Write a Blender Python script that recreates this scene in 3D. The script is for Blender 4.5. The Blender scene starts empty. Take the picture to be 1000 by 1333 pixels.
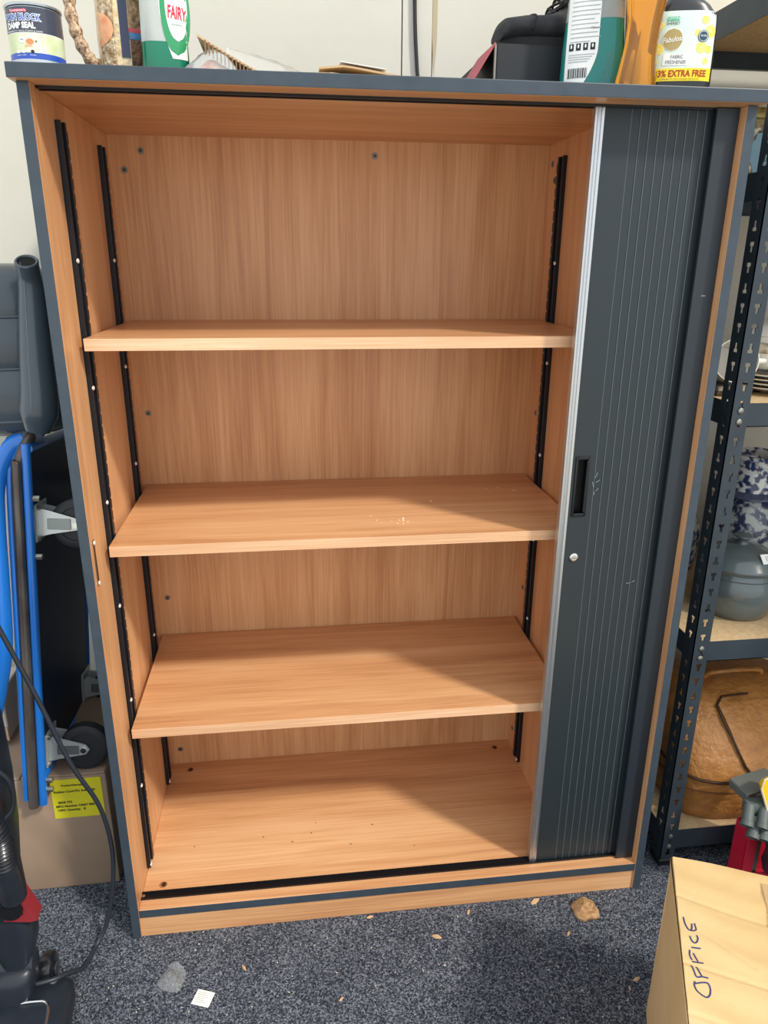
import bpy, bmesh, math, random
from mathutils import Vector, Matrix, Euler
random.seed(7)
PI = math.pi
SC = bpy.context.scene
COL = SC.collection

# ------------------------------------------------------------------ camera
cam_d = bpy.data.cameras.new('camera')
cam = bpy.data.objects.new('camera', cam_d)
COL.objects.link(cam)
F_PX, YAW, PITCH, ROLL = 958.8, 0.1263, -0.3302, 0.0067
fw = Vector((math.sin(YAW)*math.cos(PITCH), math.cos(YAW)*math.cos(PITCH), math.sin(PITCH)))
rt = Vector((math.cos(YAW), -math.sin(YAW), 0))
up = rt.cross(fw)
rt2 = rt*math.cos(ROLL) + up*math.sin(ROLL)
up2 = up*math.cos(ROLL) - rt*math.sin(ROLL)
cam.matrix_world = Matrix(((rt2.x, up2.x, -fw.x, 0.3301), (rt2.y, up2.y, -fw.y, -1.0975), (rt2.z, up2.z, -fw.z, 1.2101), (0, 0, 0, 1)))
cam_d.sensor_fit = 'VERTICAL'
cam_d.sensor_height = 36.0
cam_d.lens = 36.0*F_PX/1333.0
cam_d.clip_start = 0.02
SC.camera = cam

# ------------------------------------------------------------------ light
w = bpy.data.worlds.new('daylight'); SC.world = w; w.use_nodes = True
bg = w.node_tree.nodes['Background']
bg.inputs['Color'].default_value = (0.90, 0.95, 1.0, 1)
bg.inputs['Strength'].default_value = 1.36
sun_d = bpy.data.lights.new('sun', 'SUN'); sun = bpy.data.objects.new('sun', sun_d); COL.objects.link(sun)
sun.rotation_euler = Vector((1.0, -0.95, 1.40)).to_track_quat('Z', 'Y').to_euler()
sun.location = (3, -3, 4)
sun_d.energy = 2.8
sun_d.angle = math.radians(6)
sun_d.color = (1.0, 0.93, 0.82)
vs = SC.view_settings
vs.view_transform = 'Standard'; vs.look = 'None'; vs.gamma = 1.0; vs.use_curve_mapping = False
vs.exposure = 0.06

# ------------------------------------------------------------------ materials
def lin(c):
    if isinstance(c, str):
        c = c.lstrip('#'); c = tuple(int(c[i:i+2], 16)/255 for i in (0, 2, 4))
    return tuple((x/12.92 if x <= .04045 else ((x+.055)/1.055)**2.4) for x in c) + (1,)
MATS = {}
def mat(name, col, rough=.5, metal=0., spec=.5, trans=0., ior=1.45, noise=None, bump=None, coat=0.):
    """noise=(scale, colour2, amount[, (sx,sy,sz)]); bump=(scale, strength, distance)"""
    if name in MATS: return MATS[name]
    m = bpy.data.materials.new(name); m.use_nodes = True; MATS[name] = m
    nt = m.node_tree; b = nt.nodes['Principled BSDF']
    b.inputs['Base Color'].default_value = lin(col)
    b.inputs['Roughness'].default_value = rough; b.inputs['Metallic'].default_value = metal
    b.inputs['Specular IOR Level'].default_value = spec
    b.inputs['Transmission Weight'].default_value = trans; b.inputs['IOR'].default_value = ior
    b.inputs['Coat Weight'].default_value = coat
    if noise or bump:
        tc = nt.nodes.new('ShaderNodeTexCoord')
    if noise:
        mp = nt.nodes.new('ShaderNodeMapping'); nt.links.new(tc.outputs['Object'], mp.inputs['Vector'])
        if len(noise) > 3: mp.inputs['Scale'].default_value = noise[3]
        n = nt.nodes.new('ShaderNodeTexNoise'); n.inputs['Scale'].default_value = noise[0]; n.inputs['Detail'].default_value = 5
        nt.links.new(mp.outputs[0], n.inputs['Vector'])
        r = nt.nodes.new('ShaderNodeValToRGB')
        a = noise[2]
        r.color_ramp.elements[0].position = .5-.25*a-.02; r.color_ramp.elements[1].position = .5+.25*a+.02
        r.color_ramp.elements[0].color = lin(col); r.color_ramp.elements[1].color = lin(noise[1])
        nt.links.new(n.outputs['Fac'], r.inputs['Fac']); nt.links.new(r.outputs['Color'], b.inputs['Base Color'])
    if bump:
        n2 = nt.nodes.new('ShaderNodeTexNoise'); n2.inputs['Scale'].default_value = bump[0]; n2.inputs['Detail'].default_value = 3
        nt.links.new(tc.outputs['Object'], n2.inputs['Vector'])
        bp = nt.nodes.new('ShaderNodeBump'); bp.inputs['Strength'].default_value = bump[1]; bp.inputs['Distance'].default_value = bump[2]
        nt.links.new(n2.outputs['Fac'], bp.inputs['Height']); nt.links.new(bp.outputs['Normal'], b.inputs['Normal'])
    return m

def beech(name, axis, lo='#ba8359', hi='#e5b789', mid='#d4a071', rough=.36):
    """beech-effect laminate, fine ticks and wide figure drawn out along one axis"""
    m = bpy.data.materials.new(name); m.use_nodes = True; MATS[name] = m
    nt = m.node_tree; b = nt.nodes['Principled BSDF']
    b.inputs['Roughness'].default_value = rough
    b.inputs['Specular IOR Level'].default_value = .45
    tc = nt.nodes.new('ShaderNodeTexCoord')
    def stretched(k_across, k_along, detail, dist=0.):
        mp = nt.nodes.new('ShaderNodeMapping'); nt.links.new(tc.outputs['Object'], mp.inputs['Vector'])
        s = [k_across]*3; s['xyz'.index(axis)] = k_along
        mp.inputs['Scale'].default_value = s
        n = nt.nodes.new('ShaderNodeTexNoise'); n.inputs['Scale'].default_value = 1.0; n.inputs['Detail'].default_value = detail
        n.inputs['Distortion'].default_value = dist
        nt.links.new(mp.outputs[0], n.inputs['Vector']); return n
    fine = stretched(330, 7, 3)
    wide = stretched(26, 1.6, 4, .6)
    broad = stretched(6, .9, 2)
    def mix(a, bb, fa):
        x = nt.nodes.new('ShaderNodeMix'); x.data_type = 'FLOAT'; x.inputs[0].default_value = fa
        nt.links.new(a, x.inputs[2]); nt.links.new(bb, x.inputs[3]); return x.outputs[0]
    f = mix(mix(fine.outputs['Fac'], wide.outputs['Fac'], .55), broad.outputs['Fac'], .3)
    r = nt.nodes.new('ShaderNodeValToRGB')
    e = r.color_ramp.elements
    e[0].position = .36; e[0].color = lin(lo); e[1].position = .64; e[1].color = lin(hi)
    k = e.new(.5); k.color = lin(mid)
    nt.links.new(f, r.inputs['Fac']); nt.links.new(r.outputs['Color'], b.inputs['Base Color'])
    bp = nt.nodes.new('ShaderNodeBump'); bp.inputs['Strength'].default_value = .06; bp.inputs['Distance'].default_value = .0006
    nt.links.new(fine.outputs['Fac'], bp.inputs['Height']); nt.links.new(bp.outputs['Normal'], b.inputs['Normal'])
    return m

BEECH_X = beech('beech_along_x', 'x')
BEECH_Z = beech('beech_along_z', 'z')
BEECH_EDGE = beech('beech_edge_band', 'x', '#d0a078', '#f2cfab', '#e6b890')
ANTHRA = mat('anthracite_edge', '#3d4853', .42, noise=(40, '#37424c', .6), bump=(900, .05, .0004))
SLAT = mat('tambour_plastic', '#262f34', .46, bump=(700, .05, .0003))
SLAT2 = mat('tambour_filler', '#262e36', .44)
BLACK = mat('black_plastic', '#15181d', .4)
TRACK = mat('black_track', '#101216', .35)
RAILM = mat('black_steel', '#1a1f27', .38, .2)
ALU = mat('aluminium', '#c9ccce', .3, .9)
CHROME = mat('chrome', '#d6d6d2', .18, 1.)
ZINC = mat('zinc', '#a8a89e', .35, .85, noise=(120, '#8c8c84', .8))
WHITE = mat('white_print', '#eef0ee', .5)
DARKPR = mat('dark_print', '#22252b', .6)

def carpet_mat():
    m = bpy.data.materials.new('speckled_carpet'); m.use_nodes = True
    nt = m.node_tree; b = nt.nodes['Principled BSDF']; b.inputs['Roughness'].default_value = .95; b.inputs['Specular IOR Level'].default_value = .1
    tc = nt.nodes.new('ShaderNodeTexCoord')
    n = nt.nodes.new('ShaderNodeTexNoise'); n.inputs['Scale'].default_value = 330; n.inputs['Detail'].default_value = 4; n.inputs['Roughness'].default_value = .75
    v = nt.nodes.new('ShaderNodeTexVoronoi'); v.inputs['Scale'].default_value = 430
    big = nt.nodes.new('ShaderNodeTexNoise'); big.inputs['Scale'].default_value = 9; big.inputs['Detail'].default_value = 3
    for q in (n, v, big): nt.links.new(tc.outputs['Object'], q.inputs['Vector'])
    x = nt.nodes.new('ShaderNodeMix'); x.data_type = 'FLOAT'; x.inputs[0].default_value = .45
    sep = nt.nodes.new('ShaderNodeSeparateColor'); nt.links.new(v.outputs['Color'], sep.inputs[0])
    nt.links.new(n.outputs['Fac'], x.inputs[2]); nt.links.new(sep.outputs[0], x.inputs[3])
    y = nt.nodes.new('ShaderNodeMix'); y.data_type = 'FLOAT'; y.inputs[0].default_value = .12
    nt.links.new(x.outputs[0], y.inputs[2]); nt.links.new(big.outputs['Fac'], y.inputs[3])
    r = nt.nodes.new('ShaderNodeValToRGB'); e = r.color_ramp.elements
    e[0].position = .30; e[0].color = lin('#1f232b'); e[1].position = .82; e[1].color = lin('#b4b6bb')
    k = e.new(.5); k.color = lin('#4a4f5a'); k = e.new(.66); k.color = lin('#787d87')
    nt.links.new(y.outputs[0], r.inputs['Fac']); nt.links.new(r.outputs['Color'], b.inputs['Base Color'])
    bp = nt.nodes.new('ShaderNodeBump'); bp.inputs['Strength'].default_value = .9; bp.inputs['Distance'].default_value = .004
    nt.links.new(x.outputs[0], bp.inputs['Height']); nt.links.new(bp.outputs['Normal'], b.inputs['Normal'])
    return m
CARPET = carpet_mat()

# ------------------------------------------------------------------ mesh helpers
class MB:
    def __init__(s): s.v = []; s.f = []; s.m = []
    def quadgrid(s, rows, mi=0, close_u=False):
        """rows: list of equally long point lists"""
        o = len(s.v); n = len(rows[0])
        for r in rows: s.v += [tuple(p) for p in r]
        for i in range(len(rows)-1):
            for j in range(n if close_u else n-1):
                k = (j+1) % n
                s.f.append((o+i*n+j, o+i*n+k, o+(i+1)*n+k, o+(i+1)*n+j)); s.m.append(mi)
        return o
    def poly(s, pts, mi=0):
        o = len(s.v); s.v += [tuple(p) for p in pts]; s.f.append(tuple(range(o, o+len(pts)))); s.m.append(mi)
    def box(s, x0, y0, z0, x1, y1, z1, mi=0, fm=None):
        fm = fm or {}
        o = len(s.v)
        s.v += [(x, y, z) for z in (z0, z1) for y in (y0, y1) for x in (x0, x1)]
        for key, q in (('-z', (0, 2, 3, 1)), ('+z', (4, 5, 7, 6)), ('-y', (0, 1, 5, 4)), ('+y', (2, 6, 7, 3)), ('-x', (0, 4, 6, 2)), ('+x', (1, 3, 7, 5))):
            s.f.append(tuple(o+i for i in q)); s.m.append(fm.get(key, mi))
        return s
    def rbox(s, x0, y0, z0, x1, y1, z1, r=.003, seg=2, mi=0):
        bm = bmesh.new(); bmesh.ops.create_cube(bm, size=1)
        for v in bm.verts: v.co = Vector(((x0+x1)/2+v.co.x*(x1-x0), (y0+y1)/2+v.co.y*(y1-y0), (z0+z1)/2+v.co.z*(z1-z0)))
        bmesh.ops.bevel(bm, geom=list(bm.edges), offset=r, segments=seg, affect='EDGES', profile=.5)
        s.addbm(bm, mi); return s
    def addbm(s, bm, mi=0):
        o = len(s.v); bm.verts.index_update()
        s.v += [tuple(v.co) for v in bm.verts]
        for f in bm.faces: s.f.append(tuple(o+v.index for v in f.verts)); s.m.append(mi)
        bm.free()
    def lathe(s, prof, n=32, c=(0, 0, 0), mi=0, mids=None, cap=True):
        rows = [[(c[0]+r*math.cos(2*PI*j/n), c[1]+r*math.sin(2*PI*j/n), c[2]+z) for j in range(n)] for r, z in prof]
        o = len(s.v)
        for r in rows: s.v += r
        for i in range(len(rows)-1):
            for j in range(n):
                k = (j+1) % n
                s.f.append((o+i*n+j, o+i*n+k, o+(i+1)*n+k, o+(i+1)*n+j)); s.m.append(mids[i] if mids else mi)
        if cap:
            if prof[0][0] > 1e-6: s.f.append(tuple(o+j for j in reversed(range(n)))); s.m.append(mi)
            if prof[-1][0] > 1e-6: s.f.append(tuple(o+(len(rows)-1)*n+j for j in range(n))); s.m.append(mi)
        return s
    def tube(s, pts, r, n=10, mi=0, caps=True, closed=False):
        pts = [Vector(p) for p in pts]; N = len(pts)
        rs = r if isinstance(r, (list, tuple)) else [r]*N
        t0 = (pts[1]-pts[0]).normalized()
        u = t0.orthogonal().normalized(); rows = []
        for i, p in enumerate(pts):
            a = pts[(i-1) % N] if (i > 0 or closed) else p; bb = pts[(i+1) % N] if (i < N-1 or closed) else p
            t = (bb-a).normalized()
            u = (u-t*u.dot(t)).normalized(); v = t.cross(u)
            rows.append([p+(u*math.cos(2*PI*j/n)+v*math.sin(2*PI*j/n))*rs[i] for j in range(n)])
        if closed: rows.append(rows[0])
        o = s.quadgrid(rows, mi, True)
        if caps and not closed:
            s.f.append(tuple(o+j for j in reversed(range(n)))); s.m.append(mi)
            s.f.append(tuple(o+(N-1)*n+j for j in range(n))); s.m.append(mi)
        return s
    def cyl(s, p0, p1, r, n=20, mi=0): return s.tube([p0, p1], r, n, mi)
    def loft(s, rings, mi=0, caps=True):
        n = len(rings[0]); o = s.quadgrid(rings, mi, True)
        if caps:
            s.f.append(tuple(o+j for j in reversed(range(n)))); s.m.append(mi)
            s.f.append(tuple(o+(len(rings)-1)*n+j for j in range(n))); s.m.append(mi)
        return s
    def prism(s, pts, a, b, plane='xz', mi=0):
        def P(q, d):
            return {'xz': (q[0], d, q[1]), 'xy': (q[0], q[1], d), 'yz': (d, q[0], q[1])}[plane]
        s.loft([[P(q, a) for q in pts], [P(q, b) for q in pts]], mi); return s
    def patch(s, l, r, z0, z1, surf, nz=8, nu=8, mi=0):
        rows = []
        for i in range(nz+1):
            z = z0+(z1-z0)*i/nz; a, b = (l(z) if callable(l) else l), (r(z) if callable(r) else r)
            rows.append([surf(a+(b-a)*j/nu, z) for j in range(nu+1)])
        s.quadgrid(rows, mi); return s
    def ellipse(s, u0, z0, a, b, surf, mi=0, n=10):
        s.patch(lambda z: u0-a*math.sqrt(max(0, 1-((z-z0)/b)**2)), lambda z: u0+a*math.sqrt(max(0, 1-((z-z0)/b)**2)), z0-b, z0+b, surf, n, n, mi); return s
    def text(s, body, size, u0, z0, surf, mi=0, shear=0., sx=1., align='CENTER', rot=0., bold=0.):
        cu = bpy.data.curves.new('txt', 'FONT'); cu.body = body; cu.size = size; cu.align_x = align; cu.align_y = 'CENTER'; cu.resolution_u = 3; cu.shear = shear; cu.offset = bold
        ob = bpy.data.objects.new('txt', cu); COL.objects.link(ob)
        me = ob.to_mesh()
        bm = bmesh.new(); bm.from_mesh(me); ob.to_mesh_clear()
        bpy.data.objects.remove(ob); bpy.data.curves.remove(cu)
        bmesh.ops.triangulate(bm, faces=bm.faces)
        c, sn = math.cos(rot), math.sin(rot)
        for v in bm.verts:
            x, y = v.co.x*sx, v.co.y
            v.co = Vector(surf(u0+x*c-y*sn, z0+x*sn+y*c))
        s.addbm(bm, mi); return s
    def ribbon(s, pts, wd, surf, mi=0):
        """flat pen stroke drawn in surf(u, v) space"""
        L = []; R_ = []
        for i, p in enumerate(pts):
            a = pts[max(0, i-1)]; b = pts[min(len(pts)-1, i+1)]
            dx, dy = b[0]-a[0], b[1]-a[1]; d = math.hypot(dx, dy) or 1
            nx, ny = -dy/d*wd/2, dx/d*wd/2
            L.append(surf(p[0]+nx, p[1]+ny)); R_.append(surf(p[0]-nx, p[1]-ny))
        s.quadgrid([L, R_], mi); return s
    def xf(s, M, start=0):
        for i in range(start, len(s.v)): s.v[i] = tuple(M @ Vector(s.v[i]))
        return s

def mesh_of(mb, mats, smooth=None, name='m'):
    me = bpy.data.meshes.new(name); me.from_pydata(mb.v, [], mb.f)
    for m in (mats if isinstance(mats, (list, tuple)) else [mats]): me.materials.append(m)
    me.polygons.foreach_set('material_index', mb.m)
    bm = bmesh.new(); bm.from_mesh(me)
    bmesh.ops.remove_doubles(bm, verts=bm.verts, dist=1e-7)
    bmesh.ops.recalc_face_normals(bm, faces=bm.faces); bm.to_mesh(me); bm.free()
    if smooth:
        me.polygons.foreach_set('use_smooth', [True]*len(me.polygons)); me.set_sharp_from_angle(angle=math.radians(smooth))
    me.update(); return me
def obj(name, mb, mats, parent=None, smooth=None, loc=None, rot=None, label=None):
    me = mb if isinstance(mb, bpy.types.Mesh) else mesh_of(mb, mats, smooth, name)
    o = bpy.data.objects.new(name, me); COL.objects.link(o)
    if parent: o.parent = parent
    if loc: o.location = loc
    if rot is not None: o.rotation_euler = rot if isinstance(rot, (tuple, list)) else (0, 0, rot)
    if label: o['label'] = label
    return o
def tag(o, label, cat, group=None):
    o['label'] = label; o['category'] = cat
    if group: o['group'] = group
    return o
def thing(name, label, cat, loc=(0, 0, 0), rot=0, group=None):
    o = bpy.data.objects.new(name, None); COL.objects.link(o); o.empty_display_size = .05
    o.location = loc; o.rotation_euler = rot if isinstance(rot, (tuple, list)) else (0, 0, rot)
    return tag(o, label, cat, group)
def struct(name, mb, mats, smooth=None):
    o = obj(name, mb, mats, None, smooth); o['kind'] = 'structure'; return o
def spline(pts, k=8):
    """Catmull-Rom through points"""
    P = [Vector(p) for p in pts]; P = [P[0]*2-P[1]]+P+[P[-1]*2-P[-2]]; out = []
    for i in range(1, len(P)-2):
        for j in range(k):
            t = j/k; a, b, c, d = P[i-1:i+3]
            out.append(.5*((2*b)+(c-a)*t+(2*a-5*b+4*c-d)*t*t+(3*b-a-3*c+d)*t**3))
    return out+[P[-2]]
def sell(a, b, n, k=32, cx=0, cy=0):
    """superellipse ring"""
    r = []
    for j in range(k):
        t = 2*PI*j/k; c, s_ = math.cos(t), math.sin(t)
        r.append((cx+a*math.copysign(abs(c)**(2/n), c), cy+b*math.copysign(abs(s_)**(2/n), s_)))
    return r

# ------------------------------------------------------------------ the room
struct('floor', MB().box(-2.2, -1.45, -.05, 3.2, .52, 0), CARPET)
struct('bounce_ground', MB().box(-6, -9, -.09, 7, -1.45, -.03), mat('bounce_pale', '#cdc8bc', .9, noise=(4, '#bdb8ab', .8)))  # unseen pale ground, added to bounce sunlight up into the cupboard
WALLM = mat('cream_wall', '#d3d0c5', .8, noise=(3, '#cbc8bb', .9), bump=(25, .08, .01))
WSTAIN = mat('wall_drip', '#b9ab8c', .8)
struct('shade_wall_right', MB().box(2.08, -.75, 0, 2.2, .50, 2.42), WALLM)  # unseen wall, added to block sky light and darken the rack
wall = struct('wall_back', MB().box(-2.2, .512, 0, 3.2, .60, 2.6), mat('wall_joint', '#6e695e', .9))
for x0, x1 in ((-2.2, .5600), (.5625, .6190), (.6210, 3.2)):
    obj('wall_panel', MB().box(x0, .50, .0, x1, .512, 2.6), WALLM, wall)
obj('drip_stain', MB().patch(lambda z: .624-.0045*min(1, (z-1.545)/.06), lambda z: .624+.0045*min(1, (z-1.545)/.06), 1.548, 1.75, lambda u, z: (u, .4995, z), 10, 2), WSTAIN, wall)
cb = MB(); cb.tube(spline([(.600, .494, 1.30), (.596, .493, 1.5), (.590, .494, 1.56), (.584, .494, 1.66), (.580, .494, 1.9), (.58, .494, 2.4)], 6), .0036, 8)
tag(obj('wall_cable', cb, mat('cable_black', '#23262b', .5), smooth=50), 'thin black cable hanging down the cream wall behind the cupboard top', 'cable')

# ------------------------------------------------------------------ the cupboard
H, T, W, D = 1.4198, .016, 1.0, .4256
ZB = .0653
cup = thing('tambour_cupboard', 'tall open beech-effect office cupboard with dark edges and a sliding slatted door', 'cupboard')
def edge_bevel(o, wd=.0012):
    m = o.modifiers.new('bevel', 'BEVEL'); m.width = wd; m.segments = 2; m.limit_method = 'ANGLE'; return o
edge_bevel(obj('top_panel', MB().box(-.006, -.0152, H, 1.0065, .445, H+.0176, 0, {'-z': 1}), [ANTHRA, BEECH_X], cup, label='anthracite edged top board with beech underside'))
edge_bevel(obj('side_panel', MB().box(0, 0, 0, T, .434, H, 0, {'+x': 1}), [ANTHRA, BEECH_Z], cup))
edge_bevel(obj('side_panel', MB().box(W-T, 0, 0, W, .434, H, 0, {'-x': 1}), [ANTHRA, BEECH_Z], cup))
obj('back_panel', MB().box(T, D, .02, W-T, D+.008, H), BEECH_Z, cup)
edge_bevel(obj('bottom_panel', MB().box(T, .001, ZB-.018, W-T, D, ZB, 0, {'-y': 1}), [BEECH_X, ANTHRA], cup, label='beech base board with dark front edge'))
obj('plinth', MB().box(T, .004, .001, W-T, .02, ZB-.018), BEECH_X, cup)
XR = .8427
obj('inner_panel', MB().box(XR, .062, ZB, XR+.012, D, H), BEECH_Z, cup, label='beech partition beside the door pocket')
# tracks: U sections lying in the boards
def track(z0, sgn):
    m = MB()
    for y0, y1, h in ((.0245, .028, .0035), (.028, .0385, .0008), (.0385, .042, .0035)):
        a, b = sorted((z0, z0+sgn*h)); m.box(T, y0, a, W-T, y1, b)
    return m
obj('bottom_track', track(ZB, 1), TRACK, cup); obj('top_track', track(H, -1), TRACK, cup)
obj('screw', MB().lathe([(.0, .0), (.0035, 0), (.003, .0015), (0, .0018)], 12, (T+.004, .033, ZB+.001)), CHROME, cup, 40)
# shelves
for z in (1.0957, .7637, .4123):
    s = obj('shelf', MB().box(.0258, .0672, z-.018, .8345, .4235, z), BEECH_X, cup)
    edge_bevel(obj('edge_band', MB().box(.0258, .0664, z-.018, .8345, .0672, z), BEECH_EDGE, s), .0003)
# slotted rails: base plate + two lips, the rear lip cut into teeth
def rail_mesh(sx):
    m = MB(); z0, z1, pitch = .008, 1.326, .0205; wd = .034
    m.box(0, 0, z0, .0016*sx, wd, z1)
    m.box(0, 0, z0, .0075*sx, .004, z1)
    m.box(0, .011, z0, .0045*sx, .014, z1)
    z = z0
    while z < z1-.01:
        m.box(0, wd-.004, z, .0075*sx, wd, min(z1, z+pitch-.005)); z += pitch
    m.box(0, wd-.012, z0, .0075*sx, wd-.004, z1)
    return m
rm = {1: mesh_of(rail_mesh(1), RAILM), -1: mesh_of(rail_mesh(-1), RAILM)}
scr_x = mesh_of(MB().tube([(-.0005, 0, 0), (.0015, 0, 0), (.0025, 0, 0)], [.0036, .0036, .002], 10), mat('bright_screw', '#f0eee8', .4, .2), 40)
for x, y, sx in ((T, .095, 1), (T, .340, 1), (XR, .095, -1), (XR, .325, -1)):
    r = obj('shelf_rail', rm[sx], None, cup, loc=(x, y, ZB))
    for k in range(8):
        zz = .015+k*.1875
        if zz < 1.326: obj('screw', scr_x, None, r, loc=(.0072*sx, .0030, zz), rot=(0, 0, 0 if sx > 0 else PI))
# dowel screws on back, base and partition
sm = MB(); sm.lathe([(0, 0), (.0062, 0), (.0058, .0014), (0, .0014)], 18)
sm.box(-.0035, -.0009, .0013, .0035, .0009, .0018, 1); sm.box(-.0009, -.0035, .0013, .0009, .0035, .0018, 1)
sm = mesh_of(sm, [mat('screw_grey', '#8d8a80', .4, .6), DARKPR], 40)
for x, z in ((.0728, 1.3946), (.5014, 1.3949), (.0411, 1.3622), (.0408, .9126), (.043, .5014), (.0389, .1051)):
    obj('screw', sm, None, cup, loc=(x, D, z), rot=(PI/2, .6, 0))
for y, z in ((.402, 1.385), (.385, 1.355), (.395, .905), (.395, .50), (.395, .12)):
    obj('screw', sm, None, cup, loc=(XR, y, z), rot=(0, -PI/2, 0))
hole = MB(); hole.lathe([(0, .0003), (.0072, .0003), (.0078, 0)], 18); hole.ellipse(.0012, 0, .0045, .006, lambda u, z: (u, z, .0006), 1)
hole = mesh_of(hole, [mat('cam_cap', '#a86f45', .5), mat('cam_hole', '#3d2717', .7)], 40)
for x, y in ((.052, .058), (.062, .398), (.800, .397)):
    obj('cam_hole', hole, None, cup, loc=(x, y, ZB))
sp = MB().rbox(T-.001, .013, .718, T+.0012, .022, .795, .0008, 1); sp.box(T+.001, .0155, .728, T+.0014, .0195, .785, 1)
spo = obj('strike_plate', sp, [mat('plate_bronze', '#8a6a4c', .4, .7), DARKPR], cup, label='slim metal strike plate for the door lock')
for z in (.7225, .7905): obj('screw', scr_x, None, spo, loc=(T+.001, .0175, z))
# tambour door
YD = .033
lead = MB()
for x0, z0, x1, z1 in ((.7855, ZB+.002, .8265, .8045), (.7855, .9015, .8265, H-.002), (.7855, .8045, .7950, .9015), (.8140, .8045, .8265, .9015)): lead.box(x0, YD-.002, z0, x1, YD+.006, z1)
door = obj('tambour_door', lead, SLAT, cup, label='dark sliding slatted door pushed to the right')
prof = [(.7725, YD+.010), (.7725, YD-.003), (.7748, YD-.0045), (.7775, YD-.0028), (.7800, YD-.0048), (.7826, YD-.0030), (.7858, YD-.0042), (.7858, YD+.010)]
obj('edge_profile', MB().prism(prof, ZB+.0015, H-.0015, 'xy'), ALU, door, label='ribbed silver leading edge')
slat = MB()
slat.prism([(.0014, .003), (.0014, -.0022), (.0134, -.0022), (.0138, -.0018), (.0138, .003)], ZB+.002, H-.002, 'xy')
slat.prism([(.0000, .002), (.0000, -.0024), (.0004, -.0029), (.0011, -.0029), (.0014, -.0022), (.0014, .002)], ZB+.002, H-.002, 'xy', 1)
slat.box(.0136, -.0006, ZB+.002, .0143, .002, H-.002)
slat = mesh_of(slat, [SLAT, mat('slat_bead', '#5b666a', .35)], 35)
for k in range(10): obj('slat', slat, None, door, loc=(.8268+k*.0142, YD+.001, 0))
hp = MB()
for a in (((.7920, YD-.0045, .8005), (.7955, YD-.002, .9055)), ((.8135, YD-.0045, .8005), (.8170, YD-.002, .9055)), ((.7955, YD-.0045, .8005), (.8135, YD-.002, .8065)), ((.7955, YD-.0045, .8995), (.8135, YD-.002, .9055))):
    hp.rbox(*a[0], *a[1], .0010, 2)
hd = obj('handle', hp, BLACK, door, 40, label='recessed black pull handle')
rc = MB()
for a in ((.7945, YD+.014, .804, .8145, YD+.0155, .902), (.7935, YD-.001, .803, .7950, YD+.0155, .903), (.8140, YD-.001, .803, .8155, YD+.0155, .903), (.7945, YD-.001, .803, .8145, YD+.0155, .8045), (.7945, YD-.001, .9015, .8145, YD+.0155, .903)): rc.box(*a)
obj('recess', rc, mat('recess_black', '#0d0f12', .6), hd)
obj('grip_bar', MB().rbox(.8110, YD-.0052, .8085, .8138, YD-.002, .8975, .0009, 1), BLACK, hd)
lk = MB(); lk.lathe([(0, .004), (.0042, .004), (.0046, .0032), (.0058, .0032), (.0078, .002), (.0078, 0)], 24)
lk = obj('lock', lk, CHROME, door, 40, loc=(.804, YD-.002, .7255), rot=(PI/2, 0, 0), label='round chrome key lock')
obj('keyhole', MB().rbox(-.0032, -.0007, .0036, .0032, .0007, .0044, .0003, 1), DARKPR, lk)
edge_bevel(obj('door_stile', MB().box(.949, .017, ZB+.001, W-T-.0005, .023, H-.001), SLAT2, cup, label='fixed dark strip covering the door pocket'), .001)
for (u, z, l, a) in ((.8275, .868, .010, 1.2), (.830, .860, .008, .6), (.8265, .852, .010, 1.9), (.831, .845, .006, .9), (.828, .838, .006, 1.5), (.905, .672, .008, .1), (.915, .674, .006, .4)):
    scm = MB().ribbon([(u, z), (u+l*.5*math.cos(a)+.0006, z+l*.5*math.sin(a)), (u+l*math.cos(a), z+l*math.sin(a))], .0009, lambda x, y: (x, YD-.0033, y))
    obj('scratch', scm, mat('scratch_grey', '#8f989c', .7), door)
scm = MB().ribbon([(.9630, 1.1600), (.9665, 1.1604), (.9700, 1.1600)], .0012, lambda x, y: (x, .0166, y))
obj('scratch', scm, MATS['scratch_grey'], cup)
# crumbs on the shelves
cr = MB(); rr = random.Random(3)
for (cx, cy, sd, n) in ((.524, .145, .010, 8), (.495, .150, .02, 4), (.75, .333, .015, 4), (.60, .22, .08, 2)):
    for _ in range(n):
        x, y = rr.gauss(cx, sd), rr.gauss(cy, sd); r = rr.uniform(.0006, .0016)
        o = len(cr.v); cr.rbox(-r, -r*.8, 0, r, r*.8, r, r*.3, 1)
        cr.xf(Matrix.Translation((x, y, .7637)) @ Matrix.Rotation(rr.random()*6, 4, 'Z'), o)
co = obj('crumb_scatter', cr, mat('pale_crumb', '#efe3cb', .8)); co['kind'] = 'stuff'; tag(co, 'pale crumbs scattered on the middle shelf of the cupboard', 'crumbs')
cr = MB()
for (x, y) in ((.35, .19), (.30, .14), (.34, .16), (.42, .12), (.47, .17), (.10, .15), (.55, .10), (.24, .16)):
    r = rr.uniform(.0009, .0017); o = len(cr.v); cr.rbox(-r, -r*.6, 0, r, r*.6, r, r*.3, 1); cr.xf(Matrix.Translation((x, y, ZB)) @ Matrix.Rotation(rr.random()*6, 4, 'Z'), o)
co = obj('grit_scatter', cr, mat('dark_grit', '#4b3522', .8)); co['kind'] = 'stuff'; tag(co, 'dark specks of grit on the cupboard base board', 'grit')

ZT = H+.0176

# ------------------------------------------------------------------ things on top of the cupboard
LETTER = lambda parent, mb, m, name='lettering': obj(name, mb, m, parent)
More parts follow.
